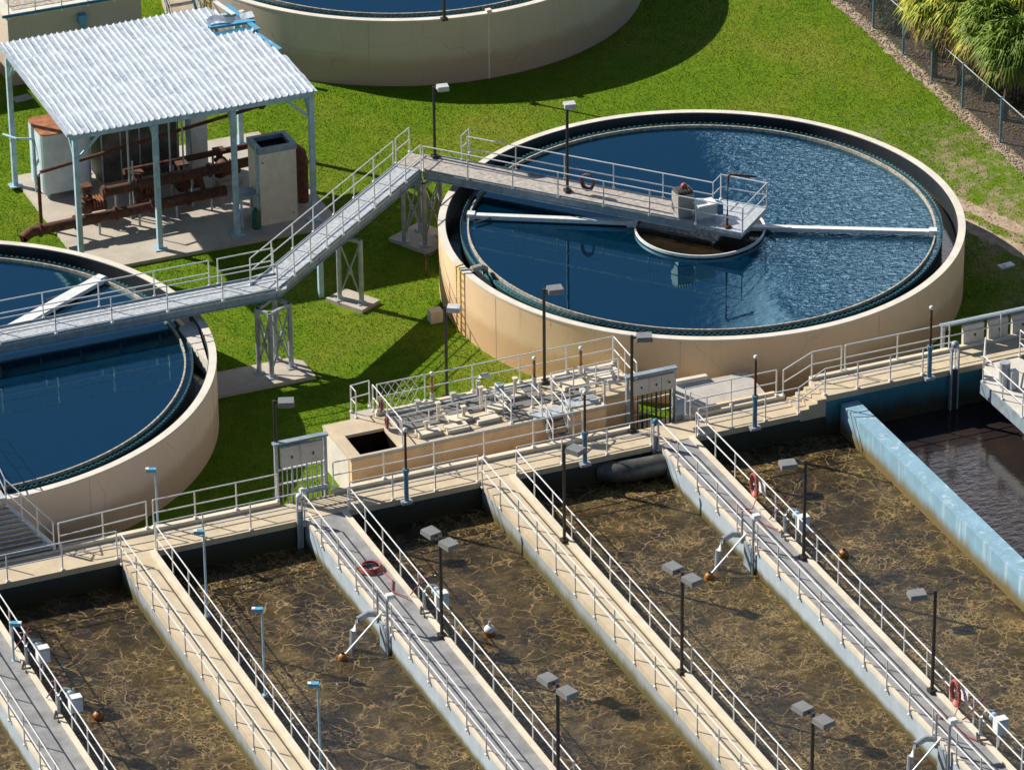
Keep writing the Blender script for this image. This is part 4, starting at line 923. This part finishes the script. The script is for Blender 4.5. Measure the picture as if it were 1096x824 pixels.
MB().beam((9.35, 31.2, rz_(31) + .15), (9.75, 28.6, rz_(29) + .1), .22, .05).beam((9.6, 28.3, rz_(28) + .1), (9.95, 26.6, rz_(27) + .08), .16, .05).build('loose_flashing', 'sky_blue_paint', ro)
MB().beam((9.0, 31.6, rz_(31) + .2), (9.3, 30.2, rz_(30) + .16), .2, .03).build('loose_flashing', 'white_enamel', ro)
tag(MB().prism([(.1, 31.7), (.1, 24.2), (1.4, 22.2), (10.7, 22.2), (10.7, 31.7)][::-1], GZ - .1, GZ + .15).build('shed_floor', 'pad_concrete', origin=(5, 27, GZ)), 'concrete floor slab under the open sided shed', 'slab')
PZ = GZ + .15
# equipment under the roof
t = thing('chemical_tank', (1.6, 29.8, PZ), 'pale blue rounded tank with rusty top under the left end of the shed', 'tank')
rr = []; 
for cx, cy, a0 in ((2.35, 29.25, -90), (2.35, 30.55, 0), (.85, 30.55, 90), (.85, 29.25, 180)):
    for i in range(5): a = R(a0 + i * 22.5); rr.append((cx + .3 * math.cos(a), cy + .3 * math.sin(a)))
MB().prism(rr, PZ + .25, 2.55).build('body', 'tank_blue_white', t); MB().prism(rr, 2.552, 2.6).build('lid', 'rust_orange', t)
b = MB(); [b.box(x - .06, x + .06, y - .06, y + .06, PZ, PZ + .248) for x in (.8, 2.4) for y in (29.2, 30.6)]; b.build('leg', 'pale_blue_paint', t)
t = thing('steel_vessel', (4.6, 29.8, PZ), 'big dull grey steel vessel in the shade at the back of the shed', 'tank')
MB().box(3.0, 6.3, 28.9, 30.6, PZ + .3, 2.75).build('body', 'dull_steel', t); b = MB(); [b.box(x, x + .05, 28.85, 28.898, PZ + .3, 2.75) for x in (3.0, 3.8, 4.6, 5.4, 6.2)]; b.build('rib', 'galvanized', t); MB().box(3.1, 6.2, 29, 30.5, PZ, PZ + .298).build('plinth', 'pad_concrete', t)
t = thing('slim_cabinet', (7.25, 29.6, PZ), 'tall slim pale cabinet right of the grey vessel', 'cabinet'); MB().box(6.9, 7.65, 29.3, 29.9, PZ, 2.3).build('body', 'tank_blue_white', t); MB().box(6.95, 7.6, 29.26, 29.298, PZ + .1, 2.2).build('door', 'white_enamel', t)
c0 = wloc(thing('odour_cabinet', (8.5, 23.9, PZ), 'tall cream cabinet with open blue top at the right end of the shed', 'cabinet')); t = bpy.data.objects['odour_cabinet']
x0, x1, y0, y1, zt = 7.7, 9.25, 23.25, 24.55, 2.85
MB().box(x0, x1, y0, y1, PZ, zt).build('body', 'cabinet_cream', t)
MB().box(x0 - .04, x1 + .04, y0 - .04, y0 + .16, zt + .002, zt + .22).box(x0 - .04, x1 + .04, y1 - .16, y1 + .04, zt + .002, zt + .22).box(x0 - .04, x0 + .16, y0 + .162, y1 - .162, zt + .002, zt + .22).box(x1 - .16, x1 + .04, y0 + .162, y1 - .162, zt + .002, zt + .22).build('top_frame', 'grey_blue_paint', t)
MB().box(x0 + .162, x1 - .162, y0 + .162, y1 - .162, zt + .002, zt + .03).build('opening', 'black_void', t)
MB().box(x0 + .1, x0 + .16, y0 - .02, y0 - .002, zt - .4, zt - .34).box(x1 - .2, x1 - .16, y0 - .02, y0 - .002, PZ + .3, PZ + .36).build('latch', 'dark_bronze', t)
t = thing('exhaust_duct', (9.9, 24.3, PZ), 'fat brown duct bending down behind the cream cabinet', 'duct')
MB().tube([(9.3, 24.5, 2.2), (9.65, 24.45, 2.25), (9.85, 24.4, 2.05), (9.9, 24.4, 1.7), (9.9, 24.4, PZ + .15)], .24, 14).build('duct_run', 'rust', t, True); MB().tube([(9.9, 24.4, PZ), (9.9, 24.4, PZ + .16)], .3, 14).build('base_flange', 'galvanized', t, True)
t = thing('small_stand', (7.2, 23.7, PZ), 'small blue steel table left of the cream cabinet', 'table')
MB().box(6.85, 7.7, 23.3, 24.1, 1.05, 1.11).build('table_top', 'grey_blue_paint', t); [MB().box(x, x + .08, y, y + .08, PZ, 1.048).build('leg', 'pale_blue_paint', t) for x in (6.9, 7.55) for y in (23.35, 23.95)]; MB().tube([(7.62, 23.4, 1.11), (7.62, 23.4, 3.3)], .04).build('conduit', 'pale_blue_paint', t)
t = thing('green_bin', (7.45, 23.2, PZ), 'dark green canister on the floor left of the cream cabinet', 'canister'); MB().tube([(7.45, 23.15, PZ), (7.45, 23.15, PZ + .7), (7.45, 23.15, PZ + .8)], [.17, .17, .1], 12).build('body', 'green_plastic', t, True); MB().obox((7.45, 23.15, PZ + .84), (.1, .22, .06)).build('carry_handle', 'green_plastic', t)
def flange(b, p, d, r): p = Vector(p); d = Vector(d).normalized() * .04; b.tube([p - d, p + d], r, 14)
# lower main pipe with elbow into the ground
t = thing('main_pipe', (2, 25.4, PZ), 'big brown pipe running low along the front of the shed and turning into the grass', 'pipe', 'big brown process pipes')
MB().tube([(-1.75, 24.75, GZ - .2), (-1.75, 24.75, GZ + .3), (-1.62, 24.9, .35), (-1.2, 25.0, .5), (0, 25.05, .5), (7.0, 25.45, .5)], .22, 16).build('pipe_run', 'rust', t, True)
for x in (-.9, .6, 2.3, 3.8, 5.4): b = MB(); flange(b, (x, 25.05 + (x) * .057 if x > 0 else 25.02, .5), (1, .05, 0), .30); b.build('flange', 'rust', t, True)
[MB().tube([(x, 25.05 + x * .057, PZ), (x, 25.05 + x * .057, .3)], .05, 8).build('stand', 'galvanized', t) for x in (1.6, 3.3, 4.9, 6.4)]
t = thing('upper_pipe', (4.5, 25.9, PZ), 'big brown pipe above and behind the lowest one in the shed', 'pipe', 'big brown process pipes')
MB().tube([(2.0, 25.95, 1.15), (6.0, 26.1, 1.15), (8.6, 26.3, 1.15)], .2, 16).build('pipe_run', 'rust', t, True)
for x in (2.1, 3.6, 5.0, 6.6): b = MB(); flange(b, (x, 25.95 + (x - 2) * .045, 1.15), (1, .04, 0), .28); b.build('flange', 'rust', t, True)
[MB().tube([(x, 25.4, .6), (x, 26.0, 1.1)], .12, 10).build('branch', 'rust', t, True) for x in (3.4, 6.1)]
[MB().tube([(x, 26.0, PZ), (x, 26.0, 1.0)], .05, 8).build('stand', 'galvanized', t) for x in (2.6, 4.3, 5.8)]
t = thing('third_pipe', (5.5, 27.4, PZ), 'thinner rusty pipe run behind the two big ones in the shed', 'pipe', 'big brown process pipes')
MB().tube([(3.4, 27.3, 1.2), (8.8, 27.6, 1.2)], .13, 12).tube([(7.4, 27.0, .95), (7.4, 26.2, .95)], .2, 12).build('pipe_run', 'rust', t, True); b = MB(); [b.tube([(x, 27.4, PZ), (x, 27.4, 1.1)], .05, 6) for x in (3.8, 5.5, 7.2)]; b.build('stand', 'galvanized', t)
def pump(x, y, label):
    t = thing('pump', (x, y, PZ), label, 'pump', 'rusty pumps under the shed'); 
    MB().box(x - .5, x + .5, y - .3, y + .3, PZ, PZ + .18).build('base', 'pad_concrete', t)
    MB().tube([(x - .15, y, PZ + .6), (x + .45, y, PZ + .6)], .26, 12).build('motor', 'rust', t, True); MB().ball((x - .35, y, PZ + .6), .34, 12, 8).build('volute', 'rust', t, True)
    MB().tube([(x - .35, y, PZ + .8), (x - .35, y, PZ + 1.5)], .14, 10).obox((x - .35, y, PZ + 1.5), (.45, .45, .09)).obox((x - .35, y, PZ + 1.05), (.42, .42, .08)).build('riser', 'rust', t, True)
    b = MB(); b.torus((x - .35, y - .3, PZ + 1.15), .16, .03, 'Y', 16, 6); b.tube([(x - .35, y - .3, PZ + 1.15), (x - .35, y, PZ + 1.15)], .04); b.build('hand_wheel', 'rust', t)
    b = MB(); [b.box(x - .1 + i * .12, x - .06 + i * .12, y - .28, y + .28, PZ + .62, PZ + .9) for i in range(4)]; b.build('fin', 'rust_orange', t)
pump(1.9, 26.6, 'leftmost rusty pump, near the pale blue tank'); pump(4.2, 26.9, 'rusty pump in front of the grey vessel'); pump(6.1, 27.0, 'rusty pump behind the crossing of the two big pipes'); pump(7.9, 27.6, 'rightmost rusty pump, behind the cream cabinet')
t = thing('overhead_pipe', (3, 26.5, PZ), 'long thin rusty pipe carried at head height through the shed', 'pipe')
MB().tube([(-.35, 26.6, PZ - .1), (-.35, 26.6, 2.05), (-.25, 26.6, 2.2), (.2, 26.6, 2.25), (9.3, 27.4, 2.95)], .075, 10).tube([(1.15, 26.7, PZ), (1.15, 26.7, 3.4), (1.9, 27.0, 3.5)], .05, 8).build('pipe_run', 'rust', t, True)
MB().tube([(3.2, 26.0, PZ), (3.2, 26.0, 3.6)], .045, 8).tube([(3.38, 26.1, PZ), (3.38, 26.1, 2.2)], .045, 8).tube([(5.2, 26.8, PZ), (5.2, 26.8, 3.8)], .04, 8).tube([(5.75, 26.8, PZ), (5.75, 26.8, 3.6)], .04, 8).build('hanger', 'galvanized', t, True)
MB().ball((9.35, 27.4, 3.0), .2, 10, 6).tube([(9.35, 27.4, 3.0), (8.9, 27.5, 3.3)], .12, 8).build('valve_head', 'rust', t, True)
t = thing('vent_pipe', (9.9, 26.4, PZ), 'short brown capped vent behind the duct at the right of the shed', 'pipe'); MB().tube([(9.7, 26.0, PZ), (9.7, 26.0, 2.2)], .09, 8).build('shaft', 'rust', t, True); MB().obox((9.7, 26.0, 2.22), (.36, .3, .1)).build('cap', 'rust', t)
t = thing('service_pipe', (-.2, 28.6, PZ), 'thin blue pipe frame at the left side of the shed', 'pipe'); MB().tube([(-.4, 31.0, 2.0), (-.1, 30.2, 2.1), (.5, 29.9, 2.1), (2.4, 30.4, 2.25)], .05, 8).tube([(.5, 29.9, 2.1), (.5, 29.9, PZ)], .04, 8).build('pipe_run', 'pale_blue_paint', t, True)

# ------------------------------------------------------------------ rear left rectangular tank, metal stair
t = thing('rectangular_tank', (5.8, 43.5, GZ), 'tan rectangular concrete tank behind the shed at the top left', 'tank')
MB().box(2.85, 8.75, 40.5, 46.5, GZ - .1, 2.7).build('wall', 'tank_paint_grey', t); MB().box(2.75, 8.8, 40.45, 46.5, 2.702, 2.84).build('coping', 'tank_rim', t)
MB().box(3.2, 8.4, 40.9, 46.2, 2.842, 2.86).build('cover', 'baffle_cream', t)
railpart(t, [(2.9, 40.4, 2.7), (8.7, 40.4, 2.7)], 1.15); 
MB().tube([(2.6, 40.36, 2.86), (8.9, 40.36, 2.86)], .07, 8).build('edge_pipe', 'deep_blue_paint', t, True)
MB().tube([(6.05, 40.35, 2.2), (6.1, 40.3, 2.1), (6.12, 40.3, GZ)], .09, 8).obox((6.05, 40.3, 2.2), (.34, .3, .4)).build('downpipe', 'sky_blue_paint', t, True)
tag(MB().box(-6, .6, 41.2, 46, GZ - .1, 2.7).build('side_building', 'tank_paint_cream', origin=(-3, 43, GZ)), 'sliver of a cream wall at the left edge behind the shed', 'building')
t = thing('metal_stair', (11, 41, GZ), 'blue and white metal stair behind the shed roof at the top', 'stair')
b = MB(); [b.box(10.15, 11.25, 40.0 + i * .3, 40.26 + i * .3, .9 + i * .28, .94 + i * .28) for i in range(12)]; b.build('tread', 'tank_rim', t)
MB().beam((10.1, 38.8, GZ + .2), (10.1, 43.6, 4.3), .06, .28).build('stringer', 'deep_blue_paint', t); MB().beam((11.3, 38.8, GZ + .2), (11.3, 43.6, 4.3), .06, .28).build('stringer', 'sky_blue_paint', t)
railpart(t, [(11.45, 38.8, GZ + .2), (11.45, 43.6, 4.3)], 1.4, 1.0); railpart(t, [(9.95, 38.8, GZ + .2), (9.95, 43.6, 4.3)], 1.4, 1.0)
c = at(221, 12, 1.5); t = thing('rear_ladder', (c.x, c.y, GZ), 'yellow ladder behind the shed roof beside the metal stair', 'ladder')
c = at(220, 8, 2.2); c.z = 0; v = (c - Vector((TC[0], TC[1], 0))).normalized(); s_ = Vector((-v.y, v.x, 0)) * .2
MB().tube([c - s_ + Vector((0, 0, GZ)), c - s_ + Vector((0, 0, 3.4))], .045).tube([c + s_ + Vector((0, 0, GZ)), c + s_ + Vector((0, 0, 3.4))], .045).build('side_rail', 'yellow_paint', t, True)
b = MB(); [b.tube([c - s_ + Vector((0, 0, GZ + .3 + i * .3)), c + s_ + Vector((0, 0, GZ + .3 + i * .3))], .018, 6) for i in range(12)]; b.build('rung', 'yellow_paint', t)

# ------------------------------------------------------------------ chain link fence
def fx(y): return 38.15 + (y - 17) * .041
fe = thing('chain_link_fence', (38.4, 25, GZ), 'chain link fence with blue grey posts along the gravel strip at the upper right', 'fence')
FY = [2.5, 5.9, 9.3, 12.4, 15.5, 18.55, 22.19, 25.18, 28.07, 31.15, 34.3, 37.4, 40.6]
for y in FY: MB().tube([(fx(y), y, GZ - .1), (fx(y), y, GZ + 2.05)], .055, 8).build('post', 'steel_blue_paint', fe, True)
MB().tube([(fx(FY[0]), FY[0], GZ + 2.0), (fx(FY[-1]), FY[-1], GZ + 2.0)], .022, 6).build('top_rail', 'galvanized', fe, True)
b = MB(); h = 1.92; yy = FY[0]
def wire(p, q, r=.005):
    p, q = Vector(p), Vector(q); d_ = (q - p).normalized(); n1 = Vector((1, 0, 0)) * r; n2 = d_.cross(n1).normalized() * r; base = len(b.v)
    b.v += [tuple(p + n1), tuple(p - n1 * .5 + n2), tuple(p - n1 * .5 - n2), tuple(q + n1), tuple(q - n1 * .5 + n2), tuple(q - n1 * .5 - n2)]
    for i in range(3): j = (i + 1) % 3; b.f.append((base + i, base + j, base + 3 + j, base + 3 + i))
while yy < FY[-1] - h:
    wire((fx(yy) - .01, yy, GZ + .05), (fx(yy + h) - .01, yy + h, GZ + .05 + h)); wire((fx(yy + h) + .01, yy + h, GZ + .05), (fx(yy) + .01, yy, GZ + .05 + h)); yy += .17
b.build('mesh', 'fence_wire', fe)

# ------------------------------------------------------------------ vegetation
def fan_palm(seed, rad, nf, dead=.25):
    rn = random.Random(seed); L = MB(); D = MB()
    for i in range(nf):
        az = rn.uniform(0, 2 * math.pi); el = rn.choice([rn.uniform(-60, 0), rn.uniform(-15, 75), rn.uniform(10, 60)]); el = R(el)
        st_ = rad * rn.uniform(.35, .6); tip = Vector((math.cos(az) * math.cos(el), math.sin(az) * math.cos(el), math.sin(el))) * st_
        T = D if (el < R(-18) and rn.random() < .75) else L
        out = tip.normalized(); side = out.cross(Vector((0, 0, 1))).normalized(); up = side.cross(out); L.tube([(0, 0, 0), tip * .5, tip], .018, 3, False)
        nl = 17
        for k_ in range(nl):
            a = R(-105 + 210 * k_ / (nl - 1)); dr = (out * math.cos(a) + side * math.sin(a)); ln = rad * rn.uniform(.42, .60) * (1 - .25 * abs(a) / 2)
            p1 = tip + dr * ln * .55 + up * (.03 + .05 * rn.random()); p2 = tip + dr * ln + Vector((0, 0, -ln * rn.uniform(.25, .65)))
            w = dr.cross(up).normalized() * .036; b0 = tip
            T.quad(b0 - w * .4, p1 - w, p1 + w, b0 + w * .4); T.quad(p1 - w, p2, p1 + w)
    return L, D
def palm(x, y, z, rad, seed, label, mat):
    t = thing('fan_palm', (x, y, GZ), label, 'palm tree', 'fan palms beyond the fence')
    rn = random.Random(seed); lean = (rn.uniform(-.2, .2), rn.uniform(-.2, .2))
    MB().tube([(x + lean[0] * 1.5, y + lean[1] * 1.5, GZ), (x + lean[0] * .4, y + lean[1] * .4, z * .6), (x, y, z)], [.17, .13, .12], 9).build('trunk', 'palm_trunk', t, True)
    L, D = fan_palm(seed, rad, 130)
    for nm, m_, mt in (('crown', L, mat), ('dead_fronds', D, 'dead_leaf')):
        if not m_.v: continue
        m_.v = [(a + x, b_ + y, c_ + z) for a, b_, c_ in m_.v]; m_.build(nm, mt, t)
PL = [((1006, 2), 2.9, 1.15, 'palm_leaf', 'yellowish fan palm leftmost in the row, leaning over the fence'), ((1034, 10), 2.9, 1.15, 'palm_leaf', 'yellow green fan palm second from the left beyond the fence'),
      ((1066, 25), 3.0, 1.2, 'palm_leaf_dark', 'dark green fan palm in the middle of the clump'), ((1088, 50), 2.8, 1.2, 'palm_leaf_dark', 'dark green fan palm lowest in the photo at the right edge'),
      ((1100, 5), 3.3, 1.3, 'palm_leaf', 'fan palm cut by the upper right edge of the photo'), ((1056, -18), 3.2, 1.3, 'palm_leaf', 'fan palm cut by the top edge above the clump'),
      ((1052, 30), 2.4, 1.1, 'palm_leaf', 'olive fan palm crowded between the dark green ones'), ((1022, -25), 3.2, 1.2, 'palm_leaf', 'fan palm mostly above the top edge behind the fence')]
for i, ((u, v_), z, r_, m_, l) in enumerate(PL):
    p = at(u, v_, z); palm(p.x, p.y, z, r_ * 1.45, 11 + i, l, m_)
def shrub(x, y, r, seed, label):
    rn = random.Random(seed); t = thing('shrub', (x, y, GZ), label, 'shrub', 'dark shrubs behind the fence'); b = MB(); s_ = MB()
    for i in range(6):
        a = rn.uniform(0, 6.28); s_.tube([(x, y, GZ), (x + math.cos(a) * r * .5, y + math.sin(a) * r * .5, GZ + r * rn.uniform(.7, 1.1))], [.03, .012], 5)
    s_.build('stem', 'bark', t)
    for i in range(900):
        d_ = Vector((rn.gauss(0, 1), rn.gauss(0, 1), rn.gauss(0, .9))).normalized() * r * rn.uniform(.35, 1) ** .6; c = Vector((x, y, GZ + r * .8)) + d_
        if c.z < GZ: continue
        u_ = Vector((rn.uniform(-1, 1), rn.uniform(-1, 1), rn.uniform(-1, 1))).normalized() * .07; w_ = u_.cross(Vector((rn.uniform(-1, 1), rn.uniform(-1, 1), 1))).normalized() * .035
        b.quad(c - u_, c + w_, c + u_, c - w_)
    b.build('foliage', 'shrub_leaf', t)
for i, (x, y, r, l) in enumerate([(39.4, 30.5, .7, 'low dark shrub at the far upper end of the fence'), (40.2, 27.6, 1.0, 'dark shrub behind the fence just left of the palms'), (40.4, 24.3, .9, 'dark shrub in the gap under the yellowish palms'),
                                (40.6, 21.4, 1.0, 'dark shrub filling the gap between palm crowns and fence'), (40.7, 18.8, .9, 'dark shrub below the lowest dark palm'), (41.8, 26.2, 1.3, 'larger dark shrub deep behind the palms'), (41.8, 22.8, 1.3, 'larger dark shrub behind the dark green palms'), (39.9, 33.2, .9, 'dark shrub at the top edge behind the fence')]):
    shrub(x, y, r, 40 + i, l)

def mass(name, V, F, mat, label, cat):
    me = bpy.data.meshes.new(name); V = np.asarray(V, np.float32); F = np.asarray(F, np.int32)
    me.vertices.add(len(V)); me.vertices.foreach_set('co', V.ravel()); k_ = F.shape[1]
    me.loops.add(F.size); me.loops.foreach_set('vertex_index', F.ravel()); me.polygons.add(len(F)); me.polygons.foreach_set('loop_start', np.arange(0, F.size, k_, dtype=np.int32))
    me.update(calc_edges=True); me.materials.append(MATS[mat]); o = bpy.data.objects.new(name, me); COL.objects.link(o)
    return tag(o, label, cat, None, 'stuff')
# grass blades over the visible lawn
N = 600000
x = RNG.uniform(-2, 39, N); y = RNG.uniform(.4, 52, N)
view = ((x * .92 - y * .39 > -22))
ok = np.ones(N, bool)
for c in ((TA[0] + .22, TA[1] + .53, TA[2]), (TB[0] + .22, TB[1] + .53, TB[2]), TC): ok &= np.hypot(x - c[0], y - c[1]) > c[2] + .03
for a, b_, c_, d_ in ((.1, 10.8, 22.1, 31.8), (2.7, 14.6, 1.1, 4.1), (.6, 5.1, 10.4, 12.2), (2.8, 8.8, 40.4, 60), (12.9, 19.8, .0, 2.0), (7.9, 9.5, 14.9, 16.5), (12.2, 14.2, 18.6, 20.8)): ok &= ~((x > a) & (x < b_) & (y > c_) & (y < d_))
def near(px, py, qx, qy, w):
    t_ = np.clip(((x - px) * (qx - px) + (y - py) * (qy - py)) / ((qx - px) ** 2 + (qy - py) ** 2), 0, 1); return np.hypot(x - px - t_ * (qx - px), y - py - t_ * (qy - py)) < w
for s_ in (((33.4, 17.5), (34.0, 14.3)), ((34.0, 14.3), (35.1, 10.9)), ((35.1, 10.9), (36.2, 7)), ((31.9, 15.2), (33.3, 12.4)), ((33.3, 12.4), (34.2, 9.2)), ((34.2, 9.2), (35.2, 6))): ok &= ~near(*s_[0], *s_[1], .4)
ok &= ~((x > 37.75 + (y - 17) * .041) & (RNG.uniform(0, 1, N) > .1)); ok &= ~((x > 32.5) & (y < 18) & (RNG.uniform(0, 1, N) > .45))
cl = .9 + .1 * np.sin(x * 3.1 + np.sin(y * 2.3) * 2) * np.sin(y * 2.7 + np.sin(x * 1.9) * 2)
ok &= RNG.uniform(0, 1, N) < (.55 + .45 * cl)
x = x[ok]; y = y[ok]; n = len(x); az = RNG.uniform(0, 2 * np.pi, n); hgt = RNG.uniform(.025, .065, n); wd_ = RNG.uniform(.009, .018, n); ln = RNG.uniform(.0, .04, n); la = RNG.uniform(0, 2 * np.pi, n)
V = np.zeros((n, 3, 3)); V[:, 0] = np.c_[x - wd_ * np.cos(az), y - wd_ * np.sin(az), np.full(n, GZ)]; V[:, 1] = np.c_[x + wd_ * np.cos(az), y + wd_ * np.sin(az), np.full(n, GZ)]; V[:, 2] = np.c_[x + ln * np.cos(la), y + ln * np.sin(la), GZ + hgt]
mass('grass', V.reshape(-1, 3), np.arange(3 * n).reshape(-1, 3), 'grass_blade', 'short bright green grass covering the lawn', 'grass')
# rubble along the fence and dry leaf litter behind it
def rubble(name, n, fx, fy, s0, s1, mat, label, cat):
    V = []; F = []
    oc = [(1, 0, 0), (0, 1, 0), (-1, 0, 0), (0, -1, 0), (0, 0, .7), (0, 0, -.3)]; of = [(0, 1, 4), (1, 2, 4), (2, 3, 4), (3, 0, 4), (1, 0, 5), (2, 1, 5), (3, 2, 5), (0, 3, 5)]
    for i in range(n):
        px, py = fx(), fy(); s_ = random.uniform(s0, s1) ; a = random.uniform(0, 6.28); k_ = len(V); sx_, sy_ = s_ * random.uniform(.6, 1.3), s_ * random.uniform(.6, 1.3)
        for ox, oy, oz in oc: V.append((px + ox * sx_ * math.cos(a) - oy * sy_ * math.sin(a), py + ox * sx_ * math.sin(a) + oy * sy_ * math.cos(a), GZ + .02 + oz * s_ * random.uniform(.7, 1.3)))
        F += [(p_ + k_, q_ + k_, r_ + k_) for p_, q_, r_ in of]
    return mass(name, V, F, mat, label, cat)
RUB = [(lambda y_: (38.15 + (y_ - 17) * .041 - .18 + random.gauss(0, .2), y_))(random.uniform(8, 37)) for _ in range(2600)]; RI = iter(RUB); RJ = iter(RUB)
rubble('rubble', 2600, lambda: next(RI)[0], lambda: next(RJ)[1], .012, .06, 'rock', 'pale broken stones in a strip along the foot of the fence', 'rubble')
rubble('fallen_leaves', 4000, lambda: random.uniform(38.9, 43), lambda: random.uniform(10, 36), .02, .08, 'dead_leaf', 'dry brown leaf litter on the ground behind the fence', 'leaf litter')
rubble('pebbles', 700, lambda: random.gauss(34.2, 1.1), lambda: random.uniform(5, 18), .015, .05, 'rock', 'small pebbles scattered on the sandy worn track', 'pebbles')
section(0, GND)
